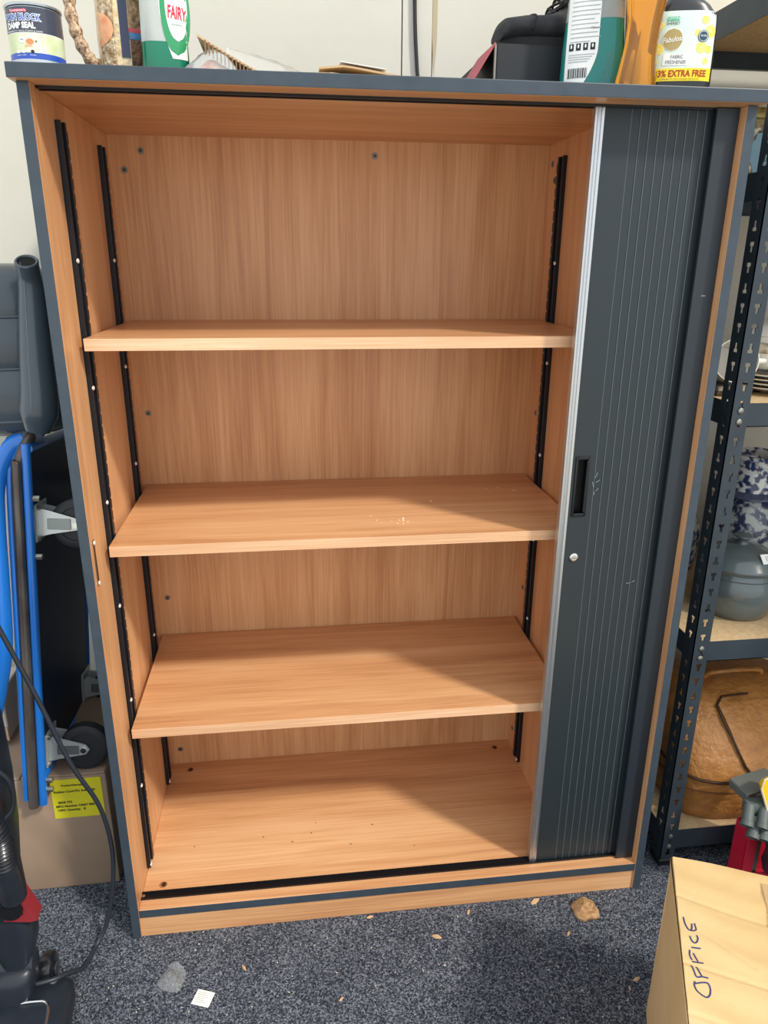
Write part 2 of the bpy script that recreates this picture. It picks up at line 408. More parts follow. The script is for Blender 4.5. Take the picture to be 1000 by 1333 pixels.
# --- paint tin
R_, Ht = .0325, .0690
tin = thing('paint_tin', 'small metal paint tin with dark blue label on the cupboard\'s left top corner', 'paint tin', (.0215, .0375, ZT))
def tsurf(off):
    K_ = .80
    return lambda u, z: ((R_+off)*math.sin(u*.89/R_), -(R_+off)*math.cos(u*.89/R_), z*K_)
TIN = mat('tin_metal', '#b9c0c6', .25, .9)
obj('can', MB().lathe([(R_-.001, 0), (R_, .001), (R_, .003), (R_-.0008, .0035), (R_-.0008, Ht-.004), (R_+.0012, Ht-.003), (R_+.0016, Ht-.001), (R_+.0006, Ht), (R_-.003, Ht), (R_-.004, Ht-.003), (R_-.010, Ht-.003)], 48), TIN, tin, 40)
obj('lid', MB().lathe([(R_-.0105, Ht-.0045), (R_-.0105, Ht-.001), (R_-.012, Ht-.001), (R_-.013, Ht-.003), (.0, Ht-.003)], 40), TIN, tin, 40)
lb = MB(); half = PI*R_*1.09
def band(z0, z1, mi, off=.0003, l=-half, r=half, nu=60): lb.patch(l, r, z0, z1, tsurf(off), 1, nu, mi)
band(.0045, .0095, 4); band(.0095, .018, 2); band(.018, .0445, 3); band(.0445, .0455, 1); band(.0455, .080, 0)
band(.018, .0445, 5, .0005, -.004, .022, 12)
lbo = obj('label', lb, [mat('label_navy', '#3a3f4f', .3, coat=.4), WHITE, mat('label_blue', '#2750b4', .3, coat=.4), mat('label_cream', '#dfe3c6', .35, coat=.4, noise=(70, '#c4d29a', .8)), mat('label_silver', '#c2c6c8', .3, .5), mat('label_green', '#d4dfae', .35, noise=(60, '#eef0e0', .8))], tin)
off = tsurf(.0008)
U0 = -.011
LETTER(lbo, MB().patch(U0-.013, U0+.012, .0725, .0765, tsurf(.0006), 1, 8), mat('label_red', '#d8436b', .4), 'red_banner')
LETTER(lbo, MB().text("Thompson's", .0052, U0-.001, .0747, off), WHITE)
LETTER(lbo, MB().text('STAIN BLOCK', .0118, U0+.001, .0655, off, sx=.74, bold=.0012), WHITE, 'lettering_outline')
LETTER(lbo, MB().text('STAIN BLOCK', .0118, U0+.001, .0655, tsurf(.0011), sx=.74, bold=.0002), mat('letter_blue', '#2a5ab8', .4))
LETTER(lbo, MB().text('DAMP SEAL', .0112, U0, .0545, off, sx=.74, bold=.0006), WHITE)
LETTER(lbo, MB().text('PERMANENTLY SEALS STAINS & DAMP', .0032, U0+.003, .0472, off), WHITE)
LETTER(lbo, MB().ellipse(-.010, .0355, .0048, .0048, tsurf(.0006)), WHITE, 'roundel')
LETTER(lbo, MB().text('100%', .0028, -.010, .0355, tsurf(.001)), DARKPR)
LETTER(lbo, MB().ellipse(.001, .033, .0052, .0042, tsurf(.0007)), mat('hand_orange', '#dd8b5c', .5), 'printed_hand')
LETTER(lbo, MB().patch(-.006, .004, .0255, .029, tsurf(.0007), 2, 4), mat('hand_peach', '#e2b186', .5), 'printed_arm')
LETTER(lbo, MB().ellipse(.009, .0335, .0016, .0016, tsurf(.0008)), mat('print_olive', '#6c7a55', .5), 'printed_brush')
for u in (-.017, -.009, .003):
    LETTER(lbo, MB().ellipse(u, .0195, .0024, .0024, tsurf(.0007)), WHITE if u < 0 else DARKPR, 'printed_icon')
    LETTER(lbo, MB().text('STAINS' if u < -.01 else 'DAMP' if u < 0 else 'MOULD', .0022, u, .0145, tsurf(.0006)), WHITE)

# --- relief beer stein
st = thing('beer_stein', 'relief-moulded ceramic beer stein with a scrolled cream handle', 'stein', (.1215, .115, ZT))
sr = .0405
body = MB(); prof = [(.034, 0), (.0425, .001), (.0435, .006), (.0405, .011), (.0385, .018), (.0392, .03), (.0398, .06), (.0390, .10), (.0385, .135), (.0405, .140), (.0405, .148), (.0385, .150), (.036, .150), (.035, .146), (.035, .012), (0, .010)]
rows = []
for r, z in prof: rows.append([(r*math.cos(2*PI*j/64), r*math.sin(2*PI*j/64), z) for j in range(64)])
body.quadgrid(rows, 0, True); body.poly(list(reversed(rows[0])))
STEIN = mat('stein_glaze', '#e9d5ac', .25, noise=(110, '#d0b283', .6), bump=(140, .8, .004), coat=.5)
obj('body', body, STEIN, st, 60)
def ssurf(o): return lambda u, z: ((.0392+o)*math.sin(u/.0392), -(.0392+o)*math.cos(u/.0392), z)
def relief(name, l, r, z0, z1, m, o=.0012, nz=10, nu=10): return obj(name, MB().patch(l, r, z0, z1, ssurf(o), nz, nu), m, st, 60)
relief('relief_scroll', -.034, -.010, .012, .150, mat('scroll_cream', '#ecd9b4', .3, noise=(150, '#8a6840', .5), bump=(190, 1., .004), coat=.4))
relief('relief_face', lambda z: -.034, lambda z: -.034+.024*math.sqrt(max(.02, 1-((z-.062)/.020)**2)), .042, .082, mat('face_orange', '#e08a52', .3, noise=(90, '#f0b98a', .7), coat=.4), .0022)
relief('painted_stripe', -.002, .009, .028, .150, mat('stripe_navy', '#1d2748', .25, coat=.5), .0010)
relief('relief_coat', lambda z: .010, lambda z: .046, .012, .050, mat('coat_brown', '#7a563e', .35, noise=(150, '#3e2a1d', .5), bump=(160, 1., .004)), .0014)
relief('relief_sash', lambda z: .009+(.0635-z)*.0, lambda z: .046, .050, .058, mat('sash_blue', '#4f83ab', .3, noise=(60, '#2f5f8c', .6)), .0018)
relief('relief_belt', .009, .046, .058, .063, mat('belt_red', '#c04a55', .35), .0020)
relief('relief_figure', .010, .046, .063, .140, mat('figure_tan', '#a98b68', .35, noise=(120, '#54402c', .5), bump=(120, 1., .004)), .0014)
hp_ = spline([(-.036, -.012, .128), (-.052, -.014, .135), (-.066, -.016, .118), (-.068, -.017, .085), (-.062, -.017, .055), (-.050, -.015, .030), (-.036, -.012, .020)], 8)
obj('handle', MB().tube(hp_, [.0080+.0012*math.sin(i*1.3) for i in range(len(hp_))], 12), mat('handle_bark', '#dcc09c', .35, noise=(230, '#7c5540', .5), bump=(200, 1., .003)), st, 60)

# --- generic squeezy / spray bottle surface
def bottle(prof, n=40, ex=2.6):
    """prof: (half width, half depth, z, x offset)"""
    m = MB(); m.loft([[(x, y, z) for x, y in sell(a, b, ex, n, cx)] for a, b, z, cx in prof]); return m
def lerp_prof(prof, z):
    for p, q in zip(prof, prof[1:]):
        if p[2] <= z <= q[2]:
            t = (z-p[2])/max(1e-9, q[2]-p[2]); return [p[i]+(q[i]-p[i])*t for i in (0, 1, 3)]
    q = prof[-1]; return [q[0], q[1], q[3]]
def bsurf(prof, off, ex=2.6):
    def f(u, z):
        a, b, cx = lerp_prof(prof, z); t = min(.999, abs((u-cx)/a))
        return (u, -(b*(1-t**ex)**(1/ex)+off), z)
    return f
def dense(prof, k=4):
    out = []
    for p, q in zip(prof, prof[1:]):
        for j in range(k):
            t = j/k; tt = t; out.append(tuple(p[i]+(q[i]-p[i])*tt for i in range(4)))
    return out+[prof[-1]]
CLEAR = mat('clear_plastic', '#f2f5f4', .12, trans=.92, ior=1.25)
# --- washing-up liquid
wp = [(.024, .015, 0, 0), (.0295, .019, .003, 0), (.0305, .020, .012, 0), (.0300, .020, .05, 0), (.0290, .0195, .09, 0), (.031, .020, .13, 0), (.029, .019, .16, 0), (.018, .015, .185, 0), (.012, .012, .195, 0)]
wb = thing('dish_soap_bottle', 'clear washing-up liquid bottle with a green and white oval label, a little green left', 'bottle', (.1785, .062, ZT), .12)
obj('bottle', bottle([(.0301, .02, .0415, 0)]+wp[3:]), mat('frosted_plastic', '#dfe6e4', .2, trans=.55, ior=1.2), wb, 50)
obj('liquid', bottle(wp[:3]+[(.0301, .02, .0414, 0)]), mat('green_liquid', '#0f7a5c', .15, coat=.3), wb, 50)
obj('cap', MB().lathe([(.012, .195), (.014, .196), (.014, .215), (.008, .222), (.006, .235), (0, .236)], 24), mat('cap_green', '#1c8a55', .4), wb, 40)
wf = lambda o: bsurf(wp, o)
wl = MB().patch(lambda z: -.004+.020*max(0, (.075-z)/.07)**1.5, .0285, .022, .150, wf(.0004), 24, 10)
wlo = obj('label', wl, mat('label_white', '#f0f2ee', .35, coat=.3), wb, 50)
LETTER(wlo, MB().ellipse(.016, .078, .0190, .052, wf(.0008), n=20), mat('oval_green', '#2f9560', .35, coat=.3), 'green_oval')
LETTER(wlo, MB().ellipse(.0175, .083, .0140, .041, wf(.0012), n=20), WHITE, 'white_oval')
LETTER(wlo, MB().text('FAIRY', .0205, .0180, .0740, wf(.0018), sx=.44, bold=.0005, rot=-.06), mat('letter_red', '#cf2440', .4))
LETTER(wlo, MB().text('ORIGINAL', .0032, .0170, .0610, wf(.0018)), mat('letter_green', '#2b7a50', .4))
LETTER(wlo, MB().ellipse(.014, .104, .0045, .010, wf(.0018)), MATS['oval_green'], 'printed_figure')

# --- flattened cardboard and bag
CARD = mat('cardboard', '#cdb28d', .85, noise=(14, '#c0a27a', .8), bump=(120, .12, .001))
fc = thing('flattened_cardboard', 'torn flattened cardboard sleeve lying on the cupboard top, fluted edge showing', 'cardboard', (.010, -.072, ZT))
def sheet(P, x0, x1, y0, y1, th, nx=24, skew=0.):
    """bent sheet: P(x) gives height above the board"""
    m = MB(); xs = [x0+(x1-x0)*i/nx for i in range(nx+1)]
    m.loft([[(x+skew*0, y0, P(x)), (x+skew, y1, P(x)+.002), (x+skew, y1, P(x)+.002+th), (x, y0, P(x)+th)] for x in xs]); return m
hump = lambda x: .001+.043*max(0, 1-abs(x-.222)/.085)**1.3 if x > .222 else .044-.30*(.222-x)
obj('flap', sheet(lambda x: .0005+.0425*max(0, (.300-x)/.085)**1.15 if x < .300 else .0005+.004*math.sin((x-.3)*20)**2, .215, .395, .09, .23, .0028, 30), CARD, fc)
for k in range(16):
    x = .224+k*.0048; z = .0015+.0425*max(0, (.300-x)/.085)**1.15
    obj('flute', MB().box(x, .0885, max(.0005, z-.016), x+.0018, .0900, z), mat('flute_brown', '#8a6a4b', .85), fc)
obj('flap', sheet(lambda x: .0165-.10*abs(x-.405) if x < .42 else .0150-.14*(x-.42), .372, .500, .10, .22, .0025, 20), CARD, fc, label='curled second cardboard flap')
obj('flap', sheet(lambda x: .004+.002*math.sin(x*40), .385, .455, .085, .20, .0022, 16), CARD, fc)
tag(obj('white_card_slip', sheet(lambda x: .0200-.12*(x-.40), .400, .462, .098, .16, .0008, 8), WHITE, loc=(.010, -.072, ZT+.0022), smooth=40), 'thin white card slip tucked on the flattened cardboard', 'card')
def crumple(nx, ny, f, seed, amp):
    r = random.Random(seed); rows = []
    ph = [r.random()*6 for _ in range(8)]
    for i in range(nx+1):
        row = []
        for j in range(ny+1):
            u, v = i/nx, j/ny; x, y, z = f(u, v)
            e = min(1, 6*min(u, 1-u, v, 1-v))
            q = amp*(math.sin(9*u+ph[0]+4*v)*.5+abs(math.sin(17*v+ph[1]-7*u))*.6+math.sin(31*u+ph[2])*math.sin(27*v+ph[3])*.4)
            row.append((x+q*.3, y-q*.5, max(.0006, z+q*e)))
        rows.append(row)
    m = MB(); m.quadgrid(rows); return m
FILM = mat('clear_film', '#eef1f0', .18, trans=.75, ior=1.08)
bg1 = thing('plastic_bag', 'crumpled clear plastic bag holding something orange on the cupboard top', 'plastic bag', (.240, .036, ZT))
obj('film', crumple(22, 16, lambda u, v: ((u-.5)*.072, (v-.5)*.06, .002+.030*math.sin(PI*u)**.7*math.sin(PI*v)**.6*(.7+.5*u)), 4, .003), FILM, bg1, 70)
obj('orange_content', crumple(12, 8, lambda u, v: ((u-.5)*.05+.003, (v-.5)*.04, .001+.016*math.sin(PI*u)*math.sin(PI*v)), 9, .003), mat('content_orange', '#d9664a', .5, noise=(60, '#efcfb8', .6)), bg1, 70)
bg2 = crumple(30, 14, lambda u, v: (.245+u*.16, .17+(v-.5)*.10, .002+.052*(1-u)**.8*math.sin(PI*(.12+.88*v))), 12, .002)
tag(obj('plastic_sleeve', bg2, FILM, loc=(.012, -.05, ZT), smooth=70), 'clear plastic sleeve draped over the flattened cardboard', 'plastic sleeve')

# --- black box with boots
bx = thing('black_shoe_box', 'black cardboard box with a pink printed flap folded out, boots on top', 'box', (.650, .130, ZT), .02)
BOXB = mat('box_black', '#1d2126', .55, noise=(30, '#23272c', .7))
bm_ = MB(); bw, bd, bh, th = .200, .24, .0755, .002
bm_.box(0, 0, 0, bw, bd, th); bm_.box(0, 0, 0, bw, th, bh); bm_.box(0, bd-th, 0, bw, bd, bh); bm_.box(0, 0, 0, th, bd, bh); bm_.box(bw-th, 0, 0, bw, bd, bh)
obj('tray', bm_, BOXB, bx)
obj('lid_board', MB().box(.002, .003, bh, bw-.002, bd-.002, bh+.0025), BOXB, bx)
fl = MB().box(-.001, 0, -.086, .0012, .10, 0); fl.xf(Matrix.Translation((-.001, .002, bh+.003)) @ Matrix.Rotation(math.radians(33), 4, 'Y'))
fo = obj('pink_flap', fl, mat('flap_pink', '#b4565e', .6, noise=(9, '#a54a54', .6)), bx, label='pink printed flap leaning out')
ft = MB().text('Les Maison', .0085, .04, -.062, lambda u, z: (-.0016, .085-u, z)); ft.xf(Matrix.Translation((-.001, .002, bh+.003)) @ Matrix.Rotation(math.radians(33), 4, 'Y'))
obj('lettering', ft, WHITE, fo)
obj('grey_edge', MB().box(-.0028, -.001, 0, -.0003, .004, bh), mat('edge_grey', '#8e8a80', .7), bx)
SUEDE = mat('black_suede', '#26272a', .85, noise=(40, '#35363a', .7), bump=(60, .6, .004))
SOLE = mat('boot_sole', '#17181a', .7)
def boot(name, label, loc, rot, group='black boots on the box'):
    b = thing(name, label, 'boot', loc, rot, group)
    L = [(-.099, .026, .010, .026), (-.092, .038, .010, .040), (-.062, .043, .010, .045), (-.025, .042, .010, .048), (.005, .038, .010, .060), (.032, .036, .010, .098), (.060, .037, .010, .120), (.100, .034, .010, .122), (.112, .020, .012, .115)]
    rings = []
    for x, hw, z0, z1 in L:
        rings.append([(x, y, z0+(z1-z0)/2+zz) for y, zz in sell(hw, (z1-z0)/2, 2.4, 24)])
    u = obj('upper', MB().loft(rings), SUEDE, b, 70)
    sole = MB().loft([[(x, y, z) for x, y in [((.007+.108*math.cos(t)), (.041+.004*math.cos(t+PI))*math.sin(t)) for t in [2*PI*k/32 for k in range(32)]]] for z in (0, .013)])
    obj('sole', sole, SOLE, b, 40)
    obj('toe_seam', MB().tube(spline([(-.060, -.0435, .020), (-.052, -.036, .040), (-.050, 0, .0475), (-.052, .036, .040), (-.060, .0435, .020)], 6), .0016, 6), SOLE, b, 40)
    obj('collar', MB().tube([(.072+.040*math.cos(t), .034*math.sin(t), .122+.002*math.cos(2*t)) for t in [2*PI*k/24 for k in range(24)]], .007, 10, closed=True), mat('collar_black', '#202124', .8), b, 60)
    obj('tongue', MB().loft([[(x, y, z+zz) for y, zz in sell(.018, .004, 2.2, 16)] for x, z in ((-.020, .050), (.005, .066), (.026, .108), (.030, .135))]), mat('tongue_black', '#2a2b2e', .85), b, 60)
    LACE = mat('boot_lace', '#1b1b1d', .7)
    for k in range(5):
        x, z = -.014+k*.011, .054+k*.0125+(k*k)*.0010
        for s in (-1, 1):
            obj('lace', MB().tube(spline([(x, -s*.020, z-.004), (x-.004, 0, z+.006), (x+.006, s*.022, z+.010)], 6), .0019, 6), LACE, b, 40)
    obj('lace', MB().tube(spline([(.02, -.01, .110), (-.012, -.024, .118), (-.032, -.038, .092), (-.012, -.040, .080), (.016, -.020, .106)], 8), .0018, 6), LACE, b, 40)
    obj('lace', MB().tube(spline([(.02, .005, .112), (-.020, -.012, .124), (-.040, -.034, .080), (-.020, -.046, .058)], 8), .0018, 6), LACE, b, 40)
    return b
boot('work_boot', 'black suede lace-up boot lying on the black box, laces loose', (.760, .185, ZT+.0784), .10)
boot('work_boot', 'black suede boot toe poking out behind the black box', (.735, .418, ZT), .05)

# --- teal spray bottle
tp = dense([(.036, .020, 0, 0), (.0425, .0255, .004, 0), (.044, .027, .02, 0), (.043, .026, .06, 0), (.040, .0245, .10, 0), (.037, .023, .14, 0), (.030, .021, .17, 0), (.016, .015, .19, 0), (.013, .013, .20, 0)], 3)
tb = thing('teal_spray_bottle', 'clear trigger spray bottle of teal liquid with a white barcode label', 'bottle', (.783, .088, ZT), -.42)
tb.scale = (1.02, 1.0, 1.06)
obj('bottle', bottle([(.0407, .0248, .0915, 0)]+[q for q in tp if q[2] > .092], ex=3), mat('cloudy_plastic', '#d3dad8', .15, trans=.6, ior=1.2), tb, 50)
tq = [q for q in tp if q[2] <= .09]+[(.0407, .0248, .0914, 0)]
obj('liquid', bottle(tq, ex=3), mat('teal_liquid', '#1d8a83', .1, trans=.25, ior=1.33, coat=.5), tb, 50)
ts = lambda o: bsurf(tp, o, 3)
tl = obj('label', MB().patch(lambda z: -.036, lambda z: .008 if z > .055 else .008-.020*((.055-z)/.045)**1.6, .012, .145, ts(.0004), 20, 12), MATS['label_white'], tb, 50)
for k in range(15):
    z = .137-k*.0052
    LETTER(tl, MB().patch(-.031, .008-(.010 if k % 5 == 4 else 0)+.002*math.sin(k*3), z, z+.0011, ts(.0007), 1, 8), mat('fine_print', '#a9adb2', .6), 'printed_line')
LETTER(tl, MB().text('750ml e', .0042, .003, .0800, ts(.0008)), mat('print_grey', '#6a6e78', .6))
for k in range(4): LETTER(tl, MB().patch(-.032+k*.0098, -.0255+k*.0098, .0545, .0630, ts(.0008), 2, 2), DARKPR, 'hazard_pictogram')
for k in range(4): LETTER(tl, MB().ellipse(-.0288+k*.0098, .0595, .0012, .0026, ts(.0011), n=5), WHITE, 'pictogram_mark')
for k in range(4):
    z = .049-k*.0028; LETTER(tl, MB().patch(-.032, .004-.003*k, z, z+.0010, ts(.0007), 1, 8), MATS['fine_print'], 'printed_line')
xb = -.0315
for k in range(17):
    wd_ = (.0006, .0011, .0004, .0016)[(k*7) % 4]
    LETTER(tl, MB().patch(xb, xb+wd_, .0215, .0335, ts(.0007), 2, 1), DARKPR, 'barcode_bar'); xb += wd_+(.0005, .0009)[(k*5) % 2]
obj('nozzle', MB().lathe([(.014, .20), (.015, .201), (.015, .222), (.010, .226), (.010, .24), (0, .24)], 20), WHITE, tb, 40)
for x, l in ((.018, .07), (.023, .09)):
    obj('mould_rib', MB().tube([ts(.0003)(x-.004, .006), ts(.0003)(x+.003, .03), ts(.0003)(x+.006, .05)], .0007, 6), CLEAR, tb, 40)

# --- amber bottle
ap = dense([(.024, .020, 0, 0), (.0285, .0235, .004, 0), (.029, .024, .012, 0), (.025, .021, .035, .001), (.0225, .0195, .055, .003), (.0235, .020, .08, .005), (.0285, .023, .11, .005), (.031, .024, .14, .003), (.024, .02, .17, 0), (.013, .013, .19, 0)], 4)
ab = thing('amber_bottle', 'waisted clear bottle full of amber-orange liquid between two spray bottles', 'bottle', (.8300, .0370, ZT), .25)
ab.scale = (1.0, 1.0, 1.05)
obj('bottle', bottle([q for q in ap if q[2] > .15], ex=2.3), mat('amber_glass', '#f0a63a', .08, trans=.55, ior=1.3, coat=.6), ab, 60)
obj('liquid', bottle([q for q in ap if q[2] < .151], ex=2.3), mat('amber_liquid', '#f3a832', .05, trans=.82, ior=1.30, coat=.6), ab, 60)
obj('cap', MB().lathe([(.013, .19), (.0145, .191), (.0145, .215), (0, .217)], 20), WHITE, ab, 40)

# --- black fabric freshener spray
fp = dense([(.040, .022, 0, 0), (.0455, .026, .004, 0), (.047, .027, .015, 0), (.0470, .027, .055, 0), (.0465, .0265, .085, 0), (.044, .0255, .100, 0), (.034, .023, .112, 0), (.022, .019, .122, -.002), (.0165, .0165, .14, -.004), (.015, .015, .17, -.004)], 4)
fb = thing('fabric_freshener_spray', 'black spray bottle with lemon-print label and yellow extra-free banner', 'bottle', (.9060, .0700, ZT), -.22)
fb.scale = (1.02, 1.0, 1.03)
BLKB = mat('bottle_black', '#1f2126', .3, coat=.4)
obj('bottle', bottle(fp, ex=3), BLKB, fb, 50)
fs = lambda o: (lambda u, z: bsurf(fp, o, 3)(u, z*.95+.0135))
ltop = .0985
lab = MB(); lft = lambda z: -.0425+(.008*max(0, (z-.085)/.014)**2)*0; rgt = lambda z: .0415-.002*max(0, (z-.08)/.02)**2
lab.patch(lft, rgt, .021, .094, fs(.0004), 18, 18, 0)
lo_ = obj('label', lab, [mat('label_aqua', '#bfe3e2', .3, coat=.3, noise=(9, '#e6f1da', .9, (1, 1, .4)))], fb, 50)
LETTER(lo_, MB().patch(lft, rgt, .0045, .021, fs(.0006), 4, 18), mat('banner_yellow', '#f4dc1e', .35, coat=.3), 'yellow_banner')
LEM = mat('lemon_yellow', '#eedd3e', .4, noise=(80, '#f4ee9a', .7)); LEM2 = mat('lemon_pith', '#f7f3b8', .4)
for u, z, r in ((-.034, .076, .005), (.0255, .082, .0052), (.034, .068, .008), (.0235, .047, .0072), (-.034, .046, .007), (.034, .045, .005), (.031, .030, .004), (.0165, .066, .0042), (-.038, .030, .005)):
    a = LETTER(lo_, MB().ellipse(u, z, r, r*1.05, fs(.0007)), LEM, 'printed_lemon')
    if r > .0055: LETTER(lo_, MB().ellipse(u, z, r*.22, r*.22, fs(.0010)), LEM2, 'lemon_centre')
LETTER(lo_, MB().patch(-.0425, -.0365, .061, .0825, fs(.0011), 6, 3), DARKPR, 'black_tab')
LETTER(lo_, MB().ellipse(-.0395, .0655, .0018, .0022, fs(.0015), n=6), WHITE, 'recycling_mark')
LETTER(lo_, MB().patch(-.026, -.010, .0815, .0865, fs(.0010), 2, 4), mat('tag_mint', '#49c096', .4), 'mint_tag')
LETTER(lo_, MB().text('LEMON', .0050, -.018, .0842, fs(.0015), sx=.9), WHITE)
LETTER(lo_, MB().text('SHERBET', .0058, -.018, .0778, fs(.0012), sx=.8), DARKPR)
LETTER(lo_, MB().ellipse(-.0165, .0575, .0140, .0150, fs(.0009), n=14), WHITE, 'logo_ring')
LETTER(lo_, MB().ellipse(-.0165, .0575, .0130, .0140, fs(.0012), n=14), mat('logo_gold', '#ab9a63', .4), 'logo_disc')
LETTER(lo_, MB().text('Fabulosa', .0095, -.0165, .0575, fs(.0017), sx=.84, shear=.3, rot=.12, bold=.0001), WHITE)
LETTER(lo_, MB().ellipse(.0245, .0615, .0076, .0080, fs(.0010)), mat('seal_blue', '#2b4a60', .4), 'round_seal')
LETTER(lo_, MB().ellipse(.0245, .0615, .0066, .0070, fs(.0013)), WHITE, 'seal_ring')
LETTER(lo_, MB().ellipse(.0245, .0615, .0058, .0062, fs(.0016)), MATS['seal_blue'], 'seal_centre')
LETTER(lo_, MB().text('99.9%', .0036, .0245, .0615, fs(.0020)), WHITE)
LETTER(lo_, MB().patch(-.0270, .0070, .0245, .0395, fs(.0009), 3, 10), WHITE, 'name_plate')
LETTER(lo_, MB().text('FABRIC', .0068, -.0085, .0352, fs(.0014), sx=.8), mat('print_slate', '#4c5a60', .5))
LETTER(lo_, MB().text('FRESHENER', .0068, -.0095, .0285, fs(.0014), sx=.8), MATS['print_slate'])
LETTER(lo_, MB().text('33% EXTRA FREE', .0118, -.001, .0138, fs(.0011), sx=.82, bold=.0003), mat('letter_red2', '#b3331c', .4))
LETTER(lo_, MB().text('COMPARED TO OUR STANDARD SIZE BOTTLE', .0026, -.002, .0068, fs(.0011)), mat('print_brown', '#7a5a1a', .5))
obj('back_label', MB().patch(-.040, .0435, .006, .085, lambda u, z: (u, -bsurf(fp, .0006, 3)(u, z)[1], z), 10, 14), MATS['banner_yellow'], fb, 50)
obj('trigger_head', MB().rbox(-.030, -.012, .168, .018, .012, .195, .004, 2), BLKB, fb, 40)

# ------------------------------------------------------------------ shelving rack on the right
STEEL = mat('rack_steel', '#38424b', .38, .15, noise=(18, '#303a42', .6))
BOARD = mat('chipboard', '#d8bd95', .85, noise=(120, '#c4a478', .8))
X0, X1, Y0, Y1 = 1.067, 1.967, .052, .462
TIERS = ((.040, .088), (.488, .530), (.943, .984), (1.301, 1.344), (1.567, 1.612))
rack = thing('shelving_rack', 'dark steel boltless shelving rack with keyhole posts and chipboard shelves beside the cupboard', 'shelving', (X0, Y0, 0))
def post_mesh(holes=True):
    """L-angle, 1.7 mm sheet, keyhole slots cut through both legs"""
    m = MB(); wd, top, pitch, th = .031, 1.632, .0315, .0017
    def plate(map_):
        us = [0, .011, .0135, .0185, .021, wd]
        z = 0.0
        def quad(a, b, z0, z1):
            o = len(m.v)
            for d in (0, th):
                for (u, zz) in ((a, z0), (b, z0), (b, z1), (a, z1)): m.v.append(map_(u, zz, d))
            for q in ((0, 1, 2, 3), (7, 6, 5, 4), (0, 4, 5, 1), (1, 5, 6, 2), (2, 6, 7, 3), (3, 7, 4, 0)):
                m.f.append(tuple(o+i for i in q)); m.m.append(0)
        zz = .02; quad(0, wd, 0, zz)
        while zz+pitch < top and holes:
            up_ = int(zz/pitch) % 3 == 0
            h0, h1, h2 = zz+.008, zz+.0175, zz+.0235
            if up_: h1 = zz+.0135
            quad(0, wd, zz, h0); quad(0, us[1], h0, h2); quad(us[4], wd, h0, h2)
            lo_hole = (us[2], us[3]) if not up_ else (us[1], us[4])
            hi_hole = (us[1], us[4]) if not up_ else (us[2], us[3])
            for (ha, hb), za, zb in ((lo_hole, h0, h1), (hi_hole, h1, h2)):
                if ha > us[1]: quad(us[1], ha, za, zb); quad(hb, us[4], za, zb)
            quad(0, wd, h2, zz+pitch); zz += pitch
        quad(0, wd, zz, top)
    plate(lambda u, z, d: (u, d, z)); plate(lambda u, z, d: (d, u*1.15, z))
    return m
pm = mesh_of(post_mesh(), STEEL); pp = mesh_of(post_mesh(False), STEEL)
LX, LY = X1-X0, Y1-Y0
obj('post', pm, None, rack)
obj('post', pp, None, rack, loc=(0, LY, 0), rot=-PI/2)
obj('post', pp, None, rack, loc=(LX, 0, 0), rot=PI/2)
obj('post', pp, None, rack, loc=(LX, LY, 0), rot=PI)
obj('post_joiner', MB().box(.0018, .0018, .78, .030, .0030, .86), STEEL, rack)
riv = mesh_of(MB().lathe([(.0055, 0), (.0050, .002), (.003, .003), (0, .0033)], 12), ZINC, 40)
for i, (a, b) in enumerate(TIERS):
    for y in (.0020, LY-.0035):
        bmn = MB().box(.0022, y, a, LX-.002, y+.0016, b); bmn.box(.0022, y if y > .1 else y, a, LX-.002, y+.010 if y < .1 else y+.0016, a+.0016)
        if y > .1: bmn.box(.0022, y-.009, a, LX-.002, y, a+.0016)
        be = obj('beam', bmn, STEEL, rack)
        if y < .1:
            for k, z in enumerate((a+.010, b-.012)):
                obj('rivet', riv, None, be, loc=(.016, 0, z), rot=(PI/2, 0, 0))
    for x in (.0020, LX-.0035):
        obj('side_beam', MB().box(x, .0045, a, x+.0016, LY-.004, b), STEEL, rack)
    obj('shelf_board', MB().box(.004, .0045, b-.014, LX-.004, LY-.006, b-.0005), BOARD, rack)
obj('foot_cap', MB().rbox(-.002, -.002, 0, .033, .038, .016, .002, 1), BLACK, rack)

# --- bottom tier: leather bag
zt1 = TIERS[0][1]
LEA = mat('tan_leather', '#c08648', .42, noise=(34, '#a06a34', .8), bump=(95, .9, .004))
bag = thing('leather_bag', 'tan grained leather holdall with dark piping on the lowest rack shelf', 'bag', (1.290, .2125, zt1))
bag.scale = (1, 1, .84)
def bagring(z, a, b, cx=0, cy=0): return [(x, y, z) for x, y in sell(a, b, 4.2, 56, cx, cy)]
obj('body', MB().loft([bagring(0, .160, .130), bagring(.006, .174, .144), bagring(.03, .181, .150), bagring(.10, .182, .151), bagring(.128, .181, .149), bagring(.17, .178, .138, 0, .010), bagring(.22, .172, .118, 0, .026), bagring(.26, .160, .095, 0, .040), bagring(.285, .130, .070, 0, .046), bagring(.293, .06, .035, 0, .048)]), LEA, bag, 60)
PIP = mat('dark_piping', '#3a2112', .5)
obj('piping', MB().tube([(x, y, .126+.004*math.sin(x*20)) for x, y in sell(.184, .1525, 4.2, 72)], .0034, 8, closed=True), PIP, bag, 50)
obj('piping', MB().tube([(x, y, .092) for x, y in sell(.1835, .1525, 4.2, 72)], .0016, 8, closed=True), mat('stitch_brown', '#6b4222', .6), bag, 50)
def bfront(o):   # sloping upper front of the bag as (u, z)
    def f(u, z):
        for z0, z1, y0, y1 in ((.10, .128, -.151, -.149), (.128, .17, -.149, -.128), (.17, .22, -.128, -.092), (.22, .26, -.092, -.055), (.26, .285, -.055, -.024), (.285, .30, -.024, .0)):
            if z <= z1: break
        t = (z-z0)/(z1-z0)
        return (u, y0+(y1-y0)*t-o, z+o*.5)
    return f
